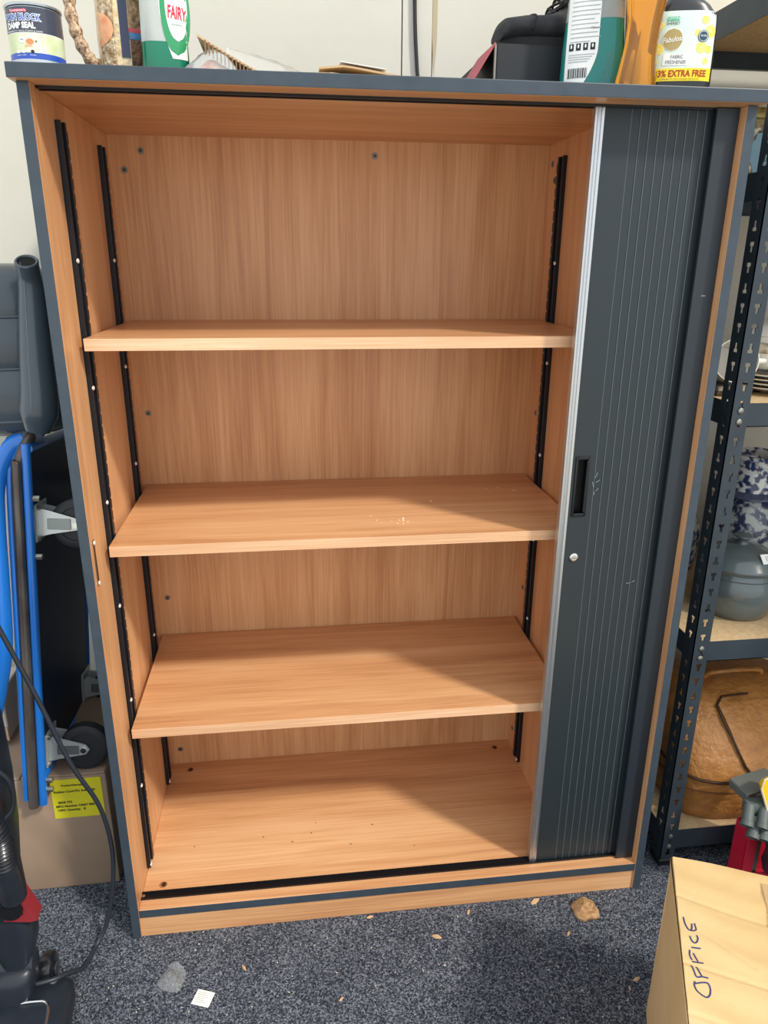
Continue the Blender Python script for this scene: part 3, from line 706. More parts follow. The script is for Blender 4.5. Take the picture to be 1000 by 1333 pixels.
obj('flap_panel', MB().patch(lambda z: -.050-.20*max(0, z-.14)+.03*max(0, (.145-z)/.02), .165, .130, .270, bfront(.004), 22, 14), LEA, bag, 60)
obj('piping', MB().tube([bfront(.0052)(u, z) for u, z in ((-.016, .131), (-.030, .133), (-.042, .140), (-.052, .155), (-.060, .18), (-.068, .21), (-.077, .24), (-.080, .265), (-.062, .278), (.0, .280))], .0026, 8), PIP, bag, 50)
obj('piping', MB().tube([bfront(.0052)(u, z) for u, z in ((.085, .131), (.078, .16), (.070, .20), (.062, .25), (.052, .274))], .0022, 8), PIP, bag, 50)
obj('handle', MB().tube(spline([(-.07, .03, .284), (-.058, .02, .308), (0, .015, .316), (.058, .02, .308), (.07, .03, .284)], 8), .006, 10), LEA, bag, 60)
tg = obj('price_tag', MB().box(.020, -.1500, .150, .060, -.1490, .172), WHITE, bag, label='small white numbered tag')
obj('lettering', MB().text('18', .014, .040, .161, lambda u, z: (u, -.1504, z)), DARKPR, tg)

# --- second tier: stoneware crock and vases
zt2 = TIERS[1][1]
GLZ = mat('grey_glaze', '#5f6a6c', .22, noise=(12, '#4f585b', .8, (1, 1, 3)), coat=.5)
cx_, cy_ = 1.222, .186
crk = thing('lidded_crock', 'round grey glazed stoneware crock with a knobbed lid and number tag', 'crock', (cx_, cy_, zt2))
obj('body', MB().lathe([(.058, 0), (.064, .003), (.072, .018), (.0785, .040), (.080, .058), (.078, .078), (.0745, .086), (.0765, .089), (.0745, .093), (.073, .098), (.076, .101), (.076, .104), (.070, .105), (.068, .1), (.072, .05), (.05, .008), (0, .008)], 56), GLZ, crk, 45)
lid = obj('lid', MB().lathe([(.070, .104), (.0775, .1045), (.0785, .107), (.074, .111), (.066, .122), (.050, .135), (.030, .142), (.014, .1445), (.0, .1445)], 56), GLZ, crk, 45)
obj('knob', MB().lathe([(.013, .143), (.009, .148), (.010, .153), (.0175, .159), (.0175, .162), (.010, .166), (0, .1665)], 32), GLZ, lid, 50)
tgm = MB().box(-.018, -.010, 0, .018, .010, .001, 0); tgm.text('12', .014, -.002, 0, lambda u, v: (u, v, .0014), 1)
obj('number_tag', tgm, [WHITE, DARKPR], crk, loc=(.022, -.0545, .1305), rot=(math.radians(52), .10, .30), label='white tag reading 12')
DELFT = mat('delft_glaze', '#d9dcdb', .2, noise=(70, '#2e3c66', .12), coat=.6)
NAVY = mat('delft_navy', '#39435f', .25, noise=(60, '#59627a', .6), coat=.5)
vs_ = thing('blue_white_vase', 'tall blue and white floral vase with a dark collar behind the crock', 'vase', (1.318, .325, zt2))
obj('body', MB().lathe([(.04, 0), (.046, .003), (.050, .03), (.066, .08), (.072, .12), (.068, .16), (.055, .188), (.047, .198)], 48), mat('delft_dark', '#a9aca9', .2, noise=(70, '#2b3450', .15), coat=.6), vs_, 50)
obj('collar', MB().lathe([(.047, .197), (.056, .199), (.060, .203), (.057, .209), (.048, .213), (.045, .214)], 48), NAVY, vs_, 50)
obj('neck', MB().lathe([(.045, .213), (.0435, .24), (.044, .268), (.047, .280), (.0535, .290), (.0545, .293), (.052, .294), (.046, .284), (.041, .268), (.040, .22)], 48, cap=False), MATS['delft_glaze'], vs_, 50)
j = thing('blue_white_jar', 'squat patterned blue and white jar behind the crock, beside the tall vase', 'jar', (1.212, .405, zt2))
obj('body', MB().lathe([(.03, 0), (.036, .003), (.045, .05), (.046, .09), (.036, .12), (.028, .13)], 40), mat('jar_pattern', '#b9b6aa', .25, noise=(70, '#353f5c', .2), coat=.5), j, 50)
obj('lid', MB().lathe([(.033, .130), (.030, .138), (.012, .146), (.008, .156), (0, .158)], 32), NAVY, j, 50)
j = thing('tan_patterned_jar', 'cream and brown patterned jar at the right edge of the crock shelf', 'jar', (1.440, .225, zt2))
obj('body', MB().lathe([(.035, 0), (.045, .004), (.055, .05), (.060, .11), (.054, .16), (.040, .19), (.036, .20), (.042, .208)], 44), mat('tan_pattern', '#c9bfa4', .35, noise=(60, '#6b5a48', .4)), j, 50)
obj('rim', MB().tube([(.042*math.cos(t), .042*math.sin(t), .208) for t in [2*PI*k/32 for k in range(32)]], .004, 8, closed=True), MATS['tan_pattern'], j, 60)

# --- third tier: crockery
zt3 = TIERS[2][1]
CHI = mat('white_china', '#e9e6dc', .2, coat=.5)
CHIP = mat('china_motif', '#a58a63', .4)
def plate(loc, r, label, grp):
    p = thing('plate', label, 'plate', loc, 0, grp)
    obj('dish', MB().lathe([(r*.55, 0), (r*.6, .001), (r*.66, .004), (r, .013), (r*1.005, .0145), (r*.99, .015), (r*.64, .006), (0, .005)], 48), CHI, p, 50)
    obj('gold_line', MB().tube([(r*.996*math.cos(t), r*.996*math.sin(t), .0147) for t in [2*PI*k/48 for k in range(48)]], .0007, 5, closed=True), CHIP, p, 50)
for k in range(4):
    plate((1.245, .185, zt3+.0075*k), .112, 'white china plate, %s in the stack beside the rack post' % ('bottom', 'second from bottom', 'third from bottom', 'topmost')[k], 'stacked white plates')
dish = thing('casserole_dish', 'white casserole dish with a brown band, standing on the plate stack', 'dish', (1.255, .205, zt3+.0075*3+.0155))
obj('bowl', MB().lathe([(.06, 0), (.075, .002), (.088, .012), (.092, .03), (.093, .055), (.096, .058), (.096, .061), (.088, .061), (.086, .03), (.07, .006), (0, .005)], 48), CHI, dish, 50)
obj('band', MB().lathe([(.0935, .032), (.0940, .033), (.0945, .049), (.0940, .050)], 48, cap=False), mat('band_motif', '#d5cdb9', .3, noise=(90, '#8f7350', .35)), dish, 50)
obj('lid', MB().lathe([(.094, .0615), (.090, .066), (.07, .080), (.03, .090), (.012, .092), (.012, .100), (.018, .104), (0, .106)], 48), CHI, dish, 50)
mug = thing('white_mug', 'white china mug lying on its side between cupboard and rack post', 'mug', (1.118, .195, zt3+.0465), (0, 0, 0))
mm = MB().lathe([(.0, 0), (.030, 0), (.034, .004), (.036, .04), (.038, .085), (.0365, .085), (.034, .04), (.03, .008), (0, .006)], 40); mm.xf(Matrix.Rotation(math.radians(78), 4, 'X') @ Matrix.Rotation(-.2, 4, 'Y'))
obj('cup', mm, CHI, mug, 50)
hm = MB().tube(spline([(.034, 0, .065), (.055, 0, .06), (.058, 0, .04), (.050, 0, .022), (.033, 0, .018)], 6), .005, 10); hm.xf(Matrix.Rotation(math.radians(78), 4, 'X') @ Matrix.Rotation(-.2, 4, 'Y'))
obj('handle', hm, CHI, mug, 50)
bk = MB().rbox(0, 0, 0, .060, .16, .0085, .001, 1)
for k, c in enumerate(('#4a2f20', '#d8d2c2')):
    tag(obj('picture_coaster', bk, mat('coaster_%d' % k, c, .5, noise=(60, '#8a7a63', .4)), loc=(1.080+.002*k, .125, zt3+.0086*k)), ('dark brown' if k == 0 else 'pale patterned')+' flat coaster, '+('lower' if k == 0 else 'upper')+' of two beneath the white mug', 'coaster', 'coasters under the mug')

# --- fourth tier: picture frame and small ornate frame
zt4 = TIERS[3][1]
pf = thing('framed_picture', 'gilt framed picture leaning at the back of the upper rack shelf', 'picture', (1.195, .33, zt4+.003), (math.radians(-8), 0, .05))
fr = MB()
for a in ((0, 0, 0, .16, .018, .02), (0, 0, .12, .16, .018, .14), (0, 0, .02, .02, .018, .12), (.14, 0, .02, .16, .018, .12)): fr.rbox(*a, .004, 2)
obj('frame', fr, mat('gilt', '#a58f52', .4, .4, noise=(60, '#6f5a2c', .5)), pf, 40)
obj('picture', MB().box(.018, .006, .018, .142, .010, .122), mat('picture_tan', '#b0a277', .6, noise=(30, '#77704c', .6)), pf)
of = thing('ornate_mirror', 'little silver scrollwork mirror standing in front of the gilt frame', 'mirror', (1.135, .235, zt4+.0075), .15)
om = MB(); om.tube([(.026+.026*math.cos(t)*(1+.06*math.cos(9*t)), 0, .040+.039*math.sin(t)*(1+.06*math.cos(9*t))) for t in [2*PI*k/64 for k in range(64)]], .0055, 8, closed=True)
obj('scroll_frame', om, mat('aged_silver', '#b7b19a', .35, .6, noise=(90, '#5a5646', .4)), of, 60)
obj('glass', MB().prism([(.026+.024*math.cos(2*PI*k/32), .040+.036*math.sin(2*PI*k/32)) for k in range(32)], -.001, .002, 'xz'), mat('mirror_blue', '#7f9fb4', .08, .9), of)

# ------------------------------------------------------------------ cardboard box marked OFFICE
ob_ = thing('cardboard_box', 'pale cardboard box with OFFICE handwritten on its lid, nearest the camera', 'box', (.896, -.246, 0), math.radians(-23.5))
BW, BD, BH = .30, .47, .330
CB = mat('box_card', '#dcbf8d', .8, noise=(7, '#d0ae77', .8, (1, 1, 1)), bump=(55, .25, .004))
b_ = MB(); t_ = .004
b_.box(0, -BD, 0, BW, 0, t_); b_.box(0, -BD, 0, t_, 0, BH-.004); b_.box(BW-t_, -BD, 0, BW, 0, BH-.004); b_.box(0, -t_, 0, BW, 0, BH-.004); b_.box(0, -BD, 0, BW, -BD+t_, BH-.004)
edge_bevel(obj('body', b_, CB, ob_), .002)
def flap_z(x, y, x0, x1):
    z = BH+.0010*math.sin(y*120+3*math.sin(x*14))+.0014*math.sin(y*37+x*25)*math.sin(PI*(x-x0)/(x1-x0))
    for yc, sl, d in ((-.075, -.16, .0020), (-.190, -.10, .0022), (-.262, -.13, .0018), (-.350, -.10, .0018)):
        z -= d*math.exp(-((y-yc-sl*x)/.0028)**2)
    z -= .0016*math.exp(-((x*.55+(y+.115)*.83)/.0022)**2) if .03 < x < .09 else 0
    return z
def flapm(x0, x1):
    m = MB(); n = 40; rows_t = []
    for j in range(181):
        y = -BD+BD*j/180; row = []
        for i in range(n+1):
            x = x0+(x1-x0)*i/n
            z = flap_z(x, y, x0, x1)
            row.append((x, y, z))
        rows_t.append(row)
    m.quadgrid(rows_t); m.quadgrid([[(p[0], p[1], BH-.004) for p in r] for r in rows_t])
    for a, bb in ((rows_t[0], 1), (rows_t[-1], 1), ([r[0] for r in rows_t], 1), ([r[-1] for r in rows_t], 1)):
        m.quadgrid([a, [(p[0], p[1], BH-.004) for p in a]])
    return m
obj('top_flap', flapm(.001, .1490), CB, ob_, 50); obj('top_flap', flapm(.1505, .299), CB, ob_, 50)
obj('packing_tape', MB().patch(.124, .176, -.47, -.02, lambda u, v: (u, v, BH+.0030), 12, 4), mat('clear_tape', '#e6cfa4', .12, trans=.55, ior=1.1), ob_, label='clear tape along the lid seam')
INK = mat('marker_ink', '#3b3f6b', .6)
STROKES = [[(0.0131, -0.2157), (0.0119, -0.2205), (0.0134, -0.2264), (0.0159, -0.2297), (0.0207, -0.2331), (0.0255, -0.2343), (0.0293, -0.2304), (0.031, -0.2242), (0.0308, -0.2189), (0.0292, -0.2152), (0.0266, -0.2142), (0.0198, -0.216), (0.0124, -0.2192)], [(0.0103, -0.1918), (0.0126, -0.1995), (0.0157, -0.2091), (0.0225, -0.2072), (0.0301, -0.2072)], [(0.017, -0.1921), (0.0193, -0.1999), (0.0225, -0.2072)], [(0.0111, -0.1685), (0.0103, -0.1766), (0.0125, -0.1843)], [(0.0124, -0.1865), (0.0187, -0.186), (0.0268, -0.1846)], [(0.015, -0.1723), (0.0173, -0.1778), (0.0201, -0.1843)], [(0.0136, -0.1642), (0.019, -0.164), (0.0253, -0.1635)], [(0.0127, -0.1471), (0.0146, -0.1539), (0.018, -0.1568), (0.0213, -0.1543), (0.023, -0.1481), (0.0219, -0.1431)], [(0.0073, -0.1146), (0.0085, -0.125), (0.0116, -0.1345), (0.0146, -0.1365), (0.0196, -0.1354), (0.0225, -0.132), (0.0219, -0.1257), (0.0213, -0.1216)], [(0.0176, -0.1232), (0.0172, -0.1299), (0.0156, -0.1361)]]
lt = MB()
for st_ in STROKES:
    lt.ribbon([tuple(p[:2]) for p in spline([(a, b, 0) for a, b in st_], 4)], .0021, lambda u, v: (u, v, flap_z(u, v, .001, .149)+.0005))
obj('lettering', lt, INK, ob_, label='handwritten word OFFICE')

# ------------------------------------------------------------------ red crate with odd parts, behind the OFFICE box
RED = mat('red_plastic', '#d0223f', .4)
ct = thing('red_crate', 'narrow open red plastic crate on the carpet in front of the rack', 'crate', (1.198, -.028, 0))
def wl_(x0, y0, z0, x1, y1, z1, nm='wall'): return obj(nm, MB().rbox(x0, y0, z0, x1, y1, z1, .0015, 1), RED, ct, 30)
wl_(0, 0, 0, .30, .048, .004, 'bottom'); wl_(0, 0, .003, .022, .006, .128, 'corner_post'); wl_(0, .002, .003, .004, .046, .142); wl_(.296, .002, .003, .30, .046, .142)
wl_(.003, .044, .003, .297, .048, .142); wl_(.022, .0, .003, .297, .004, .040); wl_(.010, -.001, .126, .026, .007, .150, 'corner_peak')
DKP = mat('slate_plastic', '#39434f', .4, noise=(30, '#2e3743', .6))
pt = thing('faceted_pot', 'dark slate faceted plastic pot lying in the red crate', 'pot', (1.262, -.062, .112), (math.radians(24), math.radians(-20), .35))
def octo(r, z): return [(r*math.cos(PI/4*k+.39), r*math.sin(PI/4*k+.39), z) for k in range(8)]
obj('shell', MB().loft([octo(.026, -.070), octo(.032, -.065), octo(.040, 0), octo(.047, .030), octo(.051, .048), octo(.046, .048), octo(.038, .005), octo(.026, -.050)], caps=True), DKP, pt)
obj('rim_band', MB().loft([octo(.0485, .022), octo(.0505, .022), octo(.053, .040), octo(.051, .040)], caps=False), DKP, pt)
tag(obj('grey_card_block', MB().rbox(0, 0, .0, .034, .033, .225, .003, 1), mat('grey_card', '#8a8478', .8, noise=(20, '#77726a', .6)), loc=(1.2045, -.018, .0045)), 'grey card block standing in the red crate under the connectors', 'block')
CON = mat('connector_grey', '#5a625f', .5)
cn = thing('pipe_connector', 'cluster of short dark grey connector sockets hung on the grey card block', 'connector', (1.200, -.034, .205), 0)
obj('bar', MB().rbox(-.030, -.012, -.004, .030, .010, .024, .003, 2), CON, cn, 40)
AX = Vector((-.42, -.62, -.66)).normalized()
def socket(x, y, z, r=.0105, L=.040):
    m = MB().lathe([(r, 0), (r, L-.010), (r*1.15, L-.009), (r*1.15, L), (r*.82, L), (r*.78, L-.02), (0, L-.02)], 20)
    m.xf(Matrix.Translation((x, y, z)) @ AX.to_track_quat('Z', 'Y').to_matrix().to_4x4()); return m
for x, y, z in ((-.024, -.004, .018), (-.012, -.010, -.006), (.004, -.010, .014), (.010, -.012, -.012), (.030, -.010, .006)): obj('socket', socket(x, y, z), CON, cn, 40)
yp = thing('yellow_plate', 'yellow plastic plate with rounded corner and clear wrap leaning on the crate contents', 'plate', (1.214, -.060, .190), (math.radians(-14), math.radians(-16), .1))
pts_ = [(0, 0), (.055, 0), (.060, .095)] + [(.012+.012*math.cos(PI/2+k*PI/8)*1.0, .082+.012*math.sin(PI/2+k*PI/8)) for k in range(0, 5)]
obj('panel', MB().prism(pts_, 0, .006, 'xz'), mat('safety_yellow', '#e9b91a', .45), yp)
obj('edge_strip', MB().tube([(-.001, -.001, .002), (-.001, -.001, .080), (.010, -.001, .095), (.030, -.001, .096)], .0022, 8), mat('cream_edge', '#d9cfa8', .6), yp, 50)
obj('clear_wrap', crumple(12, 12, lambda u, v: (.012+u*.045, -.004-.004*math.sin(PI*u), .002+v*.055), 21, .002), mat('amber_wrap', '#d8a860', .15, trans=.5, ior=1.1), yp, 70)
dp = thing('grey_bracket', 'flat dark grey bracket lying on the grey card block', 'bracket', (1.178, -.024, .2310), (0, math.radians(-6), .15))
obj('plate', MB().rbox(0, 0, 0, .085, .050, .005, .002, 1), mat('bracket_grey', '#6b6e69', .5), dp, 30)
obj('lip', MB().rbox(0, 0, -.016, .006, .050, .004, .002, 1), MATS['bracket_grey'], dp, 30)

# ------------------------------------------------------------------ left: cardboard box, upended trolley, padded seat
lbx = thing('cardboard_carton', 'brown cardboard carton with a yellow shipping label under the upended trolley', 'box', (-.365, .137, 0), .015)
CB2 = mat('carton_brown', '#a8907a', .85, noise=(9, '#9c846e', .8), bump=(60, .12, .002))
cw, cd, ch = .313, .30, .270
b_ = MB(); b_.rbox(0, 0, 0, cw, cd, ch-.004, .004, 2)
obj('body', b_, CB2, lbx, 30)
for x0, x1 in ((.002, cw/2-.001), (cw/2+.001, cw-.002)): obj('top_flap', MB().rbox(x0, .002, ch-.004, x1, cd-.002, ch, .0012, 1), CB2, lbx, 30)
YEL = mat('label_yellow', '#e6dc2c', .6)
yl = obj('shipping_label', MB().patch(.209, .303, .172, .262, lambda u, z: (u, -.0008-.002*max(0, (u-.285)/.02)**2*0, z), 4, 6), YEL, lbx, label='yellow printed shipping label')
ls = lambda u, z: (u, -.0014, z)
for txt, u, z, sz in (('Product Description', .252, .2480, .0056), ('Rubber Cord PU Solid 500', .252, .2340, .0070), ('0828 793', .232, .2090, .0070), ('MFG Number 54657 800', .250, .2000, .0070), ('ORD Quantity   8', .242, .1910, .0070)):
    obj('lettering', MB().text(txt, sz, u, z, ls, bold=.0002), DARKPR, yl)

BLUE = mat('trolley_blue', '#1f74d0', .3, coat=.4)
BLUE2 = mat('trolley_deck', '#1b2c4a', .45, noise=(10, '#22283a', .7))
WORN = mat('worn_steel', '#77706a', .4, .6, noise=(40, '#4c4440', .6, (1, 1, .25)))
tr = thing('platform_trolley', 'blue platform trolley stood on end against the wall with castors facing the cupboard', 'trolley', (-.170, .170, .2715), (math.radians(-5.5), math.radians(3.8), 0))
TL, TD = .640, .285      # local: z up the deck, y in depth, castors to +x
obj('deck', MB().rbox(-.004, -.040, .004, .012, TD-.004, TL-.004, .003, 1), BLUE2, tr, 30)
for y, zb_ in ((-.046, -.050), (TD, .0)): obj('frame_rail', MB().tube([(.008, y, zb_), (.008, y, TL)], .0075, 12), BLUE, tr, 40)
for z in (.0085, TL-.0085): obj('frame_rail', MB().tube([(.010, -.046, z), (.010, TD, z)], .0085, 12), BLUE, tr, 40)
obj('worn_edge', MB().tube(spline([(-.009, -.047, -.055), (-.009, -.047, .30), (-.009, -.046, .575), (-.005, -.044, .610), (.008, -.02, .648), (.012, .02, .652)], 6), .0095, 12), WORN, tr, 40, label='scuffed bare steel edge tube')
obj('bumper_rail', MB().tube(spline([(-.022, -.046, -.040), (-.022, -.046, .30), (-.022, -.045, .56), (-.017, -.04, .60), (-.006, -.03, .63)], 6), .0055, 12), BLUE, tr, 40)
obj('push_handle', MB().tube(spline([(-.004, -.015, .642), (-.024, -.024, .627), (-.042, -.050, .575), (-.043, -.060, .50), (-.042, -.060, .40), (-.043, -.060, .28), (-.060, -.058, .18), (-.080, -.055, .10)], 6), .0165, 14), BLUE, tr, 50)
obj('handle_grip', MB().tube([(.020, -.002, .652), (-.008, -.014, .641), (-.024, -.018, .631)], .0170, 14), mat('grip_slate', '#47556a', .5), tr, 50)
TYRE = mat('castor_rubber', '#2a2c30', .55); BRK = mat('castor_zinc', '#d3d8d6', .35, .5)
def castor(y, z, flip):
    root = obj('castor_plate', MB().rbox(.012, y-.030, z-.034, .016, y+.030, z+.034, .001, 1), BRK, tr, 30)
    for s in (-1, 1):
        yk = y+s*.017
        pts = [(.016, z-.026), (.016, z+.026), (.036, z+.022), (.082, z+.010), (.089, z), (.082, z-.010), (.036, z-.020)]
        pts = [(px, pz-.010*(px-.016)/.088*flip) for px, pz in pts]
        obj('fork', MB().prism(pts, yk-.0012, yk+.0012, 'xz'), BRK, root)
        obj('fork_pressing', MB().rbox(.030, yk-.0025 if s < 0 else yk+.001, z-.012, .070, yk-.001 if s < 0 else yk+.0025, z+.008, .0007, 1), mat('pressing_grey', '#8f9695', .35, .7), root)
    az = z-.010*flip
    wh = MB().lathe([(.012, -.013), (.030, -.012), (.031, -.014), (.040, -.014), (.0455, -.010), (.0465, 0), (.0455, .010), (.040, .014), (.031, .014), (.030, .012), (.012, .013)], 36)
    wh.xf(Matrix.Translation((.078, y, az)) @ Matrix.Rotation(PI/2, 4, 'X'))
    obj('wheel', wh, TYRE, root, 40)
    obj('axle_bolt', MB().tube([(.078, y-.022, az), (.078, y+.022, az)], .0055, 10), CHROME, root, 40)
    for dz in (-.028, .028): obj('bolt', MB().tube([(.016, y-.024, z+dz), (.021, y-.024, z+dz)], .0045, 6), ZINC, root)
for y, z, fl_ in ((-.005, .497, 1), (TD-.034, .497, 1), (-.005, .052, 1), (TD-.034, .052, 1)): castor(y, z, fl_*.3)
for z in (.010, .030, .470, .575): obj('bolt', MB().tube([(.014, -.044, z-.03), (.026, -.044, z-.03)], .0055, 6), ZINC, tr)

VIN = mat('grey_vinyl', '#444f58', .26, noise=(50, '#434d56', .7), bump=(300, .15, .001), coat=.3)
se = thing('vinyl_seat', 'padded dark grey vinyl seat resting on top of the blue trolley by the wall', 'seat', (-.156, .295, .925))
se.scale = (1.0, 1.0, 1.075)
def sring(z, r, k=1.): return [(r*math.cos(2*PI*j/40), .9*r*math.sin(2*PI*j/40)*k, z) for j in range(40)]
obj('cushion', MB().loft([sring(-.012, .040), sring(-.010, .070), sring(.004, .096), sring(.016, .104), sring(.019, .1035), sring(.024, .106), sring(.060, .109), sring(.098, .107), sring(.101, .1045), sring(.104, .107), sring(.150, .105), sring(.176, .101), sring(.179, .0985), sring(.182, .100), sring(.215, .094), sring(.240, .080), sring(.252, .058), sring(.256, .03)]), VIN, se, 60)
for z, r in ((.0185, .105), (.101, .1065), (.179, .100)): obj('piping', MB().tube([(p[0], p[1], z) for p in sring(z, r)], .0024, 8, closed=True), mat('vinyl_piping', '#4a545d', .3), se, 60)
rl = spline([(.060, -.110, .008), (.070, -.112, .060), (.073, -.108, .120), (.076, -.102, .180), (.080, -.104, .228), (.083, -.120, .258)], 6)
nn = len(rl)
obj('roll_arm', MB().tube(rl, [.033-.0155*min(1, i/(nn-1)*1.15) if i > 3 else .020+.0033*i for i in range(nn)], 24), VIN, se, 60, label='tapered tubular roll with open end')
e_ = rl[-1]; d_ = (rl[-1]-rl[-2]).normalized()
obj('roll_opening', MB().tube([e_+d_*.0002, e_+d_*.0006], .0135, 24), mat('roll_dark', '#0b0c0e', .8), se)
qx, qy = d_.orthogonal().normalized(), d_.cross(d_.orthogonal().normalized())
obj('roll_rim', MB().tube([e_+d_*.0004+(qx*math.cos(t)+qy*math.sin(t))*.0155 for t in [2*PI*k/28 for k in range(28)]], .0026, 8, closed=True), VIN, se, 60)
obj('stitching', MB().tube([p+Vector((-.004, -(.033-.0155*min(1, i/(nn-1)*1.15))*.985, 0)) for i, p in enumerate(rl)][4:], .0007, 5), mat('stitch_grey', '#7b858d', .6), se, 40)

# ------------------------------------------------------------------ upright vacuum cleaner, bottom left
VB = mat('vac_black', '#1e232b', .35, noise=(25, '#262c35', .6))
vc = thing('upright_vacuum', 'black upright vacuum cleaner with ribbed hose and red catch at the left edge', 'vacuum cleaner', (-.178, -.115, 0), .05)
hd_ = [[(x, y, z) for x, y in sell(a, b, 5, 36, 0, -.055)] for a, b, z in ((.100, .078, .004), (.107, .085, .010), (.107, .085, .026), (.100, .078, .036), (.070, .050, .042))]
obj('floor_head', MB().loft(hd_), VB, vc, 40)
obj('chrome_trim', MB().tube(spline([(.000, -.030, .0440), (.050, -.030, .0440), (.070, -.035, .0425), (.076, -.060, .040), (.076, -.11, .038)], 6), .0026, 8), CHROME, vc, 50)
obj('badge', MB().lathe([(.009, .0), (.008, .003), (0, .0035)], 16, (.068, .008, .036)), MATS['tin_metal'], vc, 40)
for s in (1, -1):
    wh = MB().lathe([(.008, -.011), (.024, -.011), (.0285, -.008), (.0300, 0), (.0285, .008), (.024, .011), (.008, .011)], 32)
    wh.xf(Matrix.Translation((.054 if s > 0 else -.075, .040, .031)) @ Matrix.Rotation(PI/2, 4, 'Y') @ Matrix.Rotation(0, 4, 'Z'))
    w_ = obj('wheel', wh, mat('vac_tyre', '#16181c', .3, coat=.3), vc, 40)
    obj('hub', MB().tube([(.066 if s > 0 else -.087, .040, .031), (.0685 if s > 0 else -.0895, .040, .031)], .012, 16), mat('hub_grey', '#3c424a', .3, .3), w_, 40)
neck = [[(cx+x, y, z) for x, y in sell(a, b, 3.2, 28, 0, cy)] for a, b, z, cx, cy in ((.034, .034, .036, .012, .0), (.036, .036, .075, .014, .006), (.034, .032, .090, .016, .010), (.026, .026, .095, .018, .012))]
obj('neck', MB().loft(neck), VB, vc, 40)
obj('pivot', MB().tube([(-.02, .008, .088), (.048, .008, .088)], .020, 20), VB, vc, 40)
bd_ = [[(cx+x, y, z) for x, y in sell(a, b, 3.4, 32, 0, cy)] for a, b, z, cx, cy in ((.022, .024, .095, .022, .012), (.030, .032, .13, .024, .018), (.030, .032, .175, .026, .022), (.030, .034, .21, .012, .03), (.040, .042, .26, -.004, .04), (.052, .05, .33, -.012, .05), (.060, .055, .42, -.02, .06), (.062, .056, .52, -.026, .068), (.050, .05, .62, -.034, .078), (.030, .03, .66, -.036, .082))]
obj('body', MB().loft(bd_), VB, vc, 40)
cat_ = MB().prism([(.022, .204), (.060, .196), (.072, .198), (.054, .252), (.046, .260), (.038, .256), (.053, .212), (.024, .218)], -.014, .014, 'xz')
obj('red_catch', cat_, mat('catch_red', '#8a2a30', .4), vc, 30, label='red plastic catch')
obj('valve', MB().tube([(.036, -.018, .226), (.036, .022, .226)], .018, 18), mat('valve_black', '#101216', .4), vc, 40)
obj('dust_tray', MB().loft([[(-.062+x*.9, y, z) for x, y in sell(a, b, 3, 24, 0, -.02)] for a, b, z in ((.012, .02, .085), (.026, .036, .13), (.036, .042, .19), (.036, .042, .225), (.028, .034, .235))]), mat('dusty_clear', '#8d9098', .35, noise=(30, '#6a6f78', .7)), vc, 50, label='dusty translucent bin')
def ribbed(path, r, pitch=.0062):
    P_ = []; L_ = 0; pts = spline(path, 40); out = []; rad = []
    for a, b in zip(pts, pts[1:]):
        out.append(a); rad.append(r*(1+.13*math.sin(L_/pitch*2*PI))); L_ += (b-a).length
    return MB().tube(out, rad, 16)
obj('ribbed_hose', ribbed([(-.030, -.015, .66), (.010, -.025, .56), (.026, -.030, .48), (.034, -.030, .43), (.045, -.030, .38), (.044, -.028, .325)], .017, .0068), mat('hose_black', '#1a1e25', .3, coat=.2), vc, 60)
obj('hose_cuff', MB().rbox(.005, -.058, .355, .044, -.012, .412, .006, 2), VB, vc, 40)
obj('hose_end', MB().tube(spline([(.045, -.03, .33), (.046, -.02, .29), (.042, -.01, .25)], 4), .020, 16), VB, vc, 40)
obj('cord_loop', MB().tube(spline([(-.03, -.04, .60), (.03, -.02, .52), (.066, -.01, .47), (.066, -.01, .42), (.046, -.02, .40)], 8), .0042, 8), mat('cord_black', '#20242b', .4), vc, 50)
obj('side_print', MB().patch(.012, .018, .285, .315, lambda u, z: (u+.15*(z-.285), -.030, z), 2, 1), mat('print_silver', '#9aa0a8', .4), vc)
obj('grey_tube', MB().tube(spline([(-.045, -.03, .66), (-.030, -.045, .50), (-.028, -.050, .36), (-.036, -.055, .25), (-.060, -.06, .16)], 8), .0055, 10), mat('tube_grey', '#6f7b88', .25, coat=.4), vc, 50)
cord = spline([(-.165, -.02, .790), (-.125, -.01, .640), (-.095, -.005, .530), (-.062, .0, .400), (-.030, .012, .300), (-.022, .022, .200), (-.030, .020, .105), (-.048, .010, .030), (-.062, -.005, .006), (-.068, -.030, .0042), (-.074, -.058, .010), (-.088, -.088, .036), (-.108, -.108, .047), (-.150, -.118, .0495)], 10)
tag(obj('power_cord', MB().tube(cord, .0040, 10), mat('cord_slate', '#2b3038', .4), smooth=60), 'thick black power cord hanging in a curve to the carpet left of the cupboard', 'cord')
# things seen between the trolley tubes at the left edge
sbx = thing('white_carton', 'small white carton with a barcode strip behind the blue trolley tubes', 'box', (-.420, .25, .2845), .0)
obj('body', MB().rbox(0, 0, 0, .16, .10, .11, .002, 1), mat('carton_white', '#c9beb0', .8), sbx, 30)
for k in range(9): obj('barcode_bar', MB().box(.110+k*.0045, -.0006, .070, .112+k*.0045+(.001 if k % 3 else 0), 0, .092), DARKPR, sbx)
obj('wood_strip', MB().box(0, -.004, .0, .16, -.001, .03), mat('strip_tan', '#c9a783', .8), sbx)

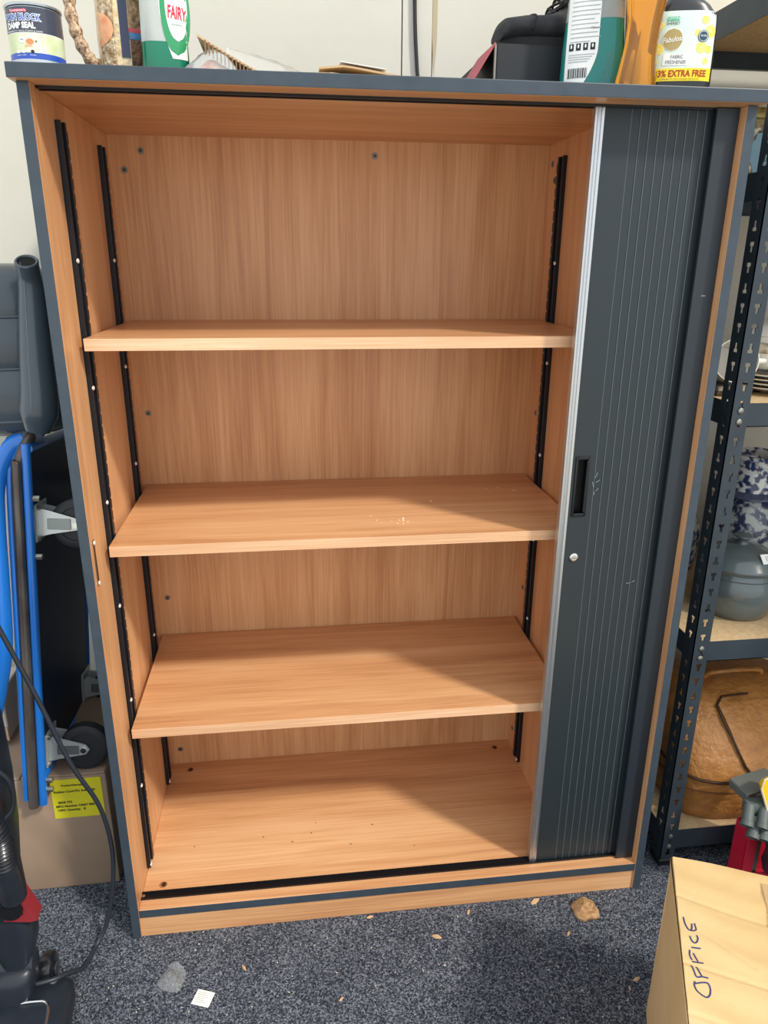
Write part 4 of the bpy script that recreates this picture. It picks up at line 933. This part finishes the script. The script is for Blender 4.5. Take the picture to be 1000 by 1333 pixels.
# ------------------------------------------------------------------ litter on the carpet
LEAF = mat('dry_leaf', '#c49f74', .85, noise=(120, '#a07a50', .7))
rows = []; rr = random.Random(5)
lf = crumple(16, 14, lambda u, v: (.027*math.cos(2*PI*u+.4)*(.02+.98*v)*(1+.14*math.sin(8*PI*u)), .025*math.sin(2*PI*u+.4)*(.02+.98*v)*(1+.12*math.cos(10*PI*u)), .001+.026*(1-v)**.7), 33, .0055)
o = obj('crumpled_paper', lf, LEAF, loc=(.868, -.038, 0), smooth=30); sd = o.modifiers.new('thickness', 'SOLIDIFY'); sd.thickness = .0008
tag(o, 'crumpled brown paper scrap on the carpet by the cupboard plinth', 'paper')
o = obj('plastic_scrap', crumple(14, 14, lambda u, v: ((u-.5)*.044*(.62+.5*math.sin(PI*v)), (v-.5)*.050*(.7+.4*math.sin(PI*u*.9)), .001+.008*math.sin(PI*u)*math.sin(PI*v)+.030*max(0, u+v-1.5)), 8, .0034), mat('scrap_clear', '#eef1f2', .15, trans=.82, ior=1.12), loc=(.084, -.093, 0), rot=.4, smooth=50)
tag(o, 'torn clear plastic scrap on the carpet near the cupboard corner', 'plastic scrap')
pt_ = thing('paper_tag', 'small white printed paper tag on the carpet', 'tag', (.143, -.136, .0012), -.35)
obj('paper', MB().rbox(-.016, -.014, 0, .016, .014, .0006, .0002, 1), mat('tag_paper', '#efeae2', .8), pt_)
for k in range(6): obj('printed_line', MB().box(-.013, .009-k*.0035, .0006, .003+.008*((k*7) % 3)/3, .0098-k*.0035, .0008), mat('print_faint', '#a3a09c', .8), pt_)
CHM = mat('wood_chip', '#c39f78', .8)
def chip(x, y, l, a, label, seed):
    r = random.Random(seed); m = MB()
    m.loft([[(-l/2, -l*.10, 0), (-l/2, l*.10, 0), (-l/2, l*.06, l*.12), (-l/2, -l*.05, l*.10)], [(-l*.1, -l*.22, 0), (0, l*.20, 0), (0, l*.14, l*.22), (0, -l*.1, l*.20)], [(l/2, -l*.08, 0), (l/2, l*.06, 0), (l*.45, l*.04, l*.10), (l*.45, -l*.03, l*.1)]])
    tag(obj('wood_chip', m, CHM, loc=(x, y, 0), rot=a), label, 'wood chip', 'wood chips on the carpet')
chip(.778, -.006, .022, .5, 'longest pale wood chip beside the crumpled brown paper', 1)
chip(.568, -.063, .018, -.4, 'wood chip on the carpet in front of the cupboard middle', 2)
chip(.640, -.015, .013, 1.1, 'wood chip close to the plinth, left of the long chip', 3)
chip(.447, -.004, .013, .2, 'wood chip touching the plinth left of centre', 4)
chip(.818, -.085, .012, .9, 'wood chip on open carpet below the crumpled paper', 5)
chip(.210, -.085, .013, -1.0, 'wood chip on the carpet above the white tag', 6)
chip(.905, -.190, .015, .3, 'wood chip on the carpet beside the OFFICE box', 7)
chip(.885, -.205, .009, 1.3, 'tiny wood chip next to the chip by the OFFICE box', 8)
chip(.380, -.165, .010, .7, 'small wood chip in the foreground carpet centre', 9)
fl_ = MB(); rr = random.Random(11)
for _ in range(130):
    x, y = rr.uniform(-.1, .95), rr.uniform(-.26, .0); l = rr.uniform(.0006, .0017)
    o = len(fl_.v); fl_.rbox(-l, -l*.6, 0, l, l*.6, l*.8, l*.25, 1); fl_.xf(Matrix.Translation((x, y, .0004)) @ Matrix.Rotation(rr.random()*6, 4, 'Z'), o)
o = obj('carpet_crumbs', fl_, mat('crumb_pale', '#c9c2b4', .9)); o['kind'] = 'stuff'; tag(o, 'pale crumbs and lint scattered on the speckled carpet', 'crumbs')
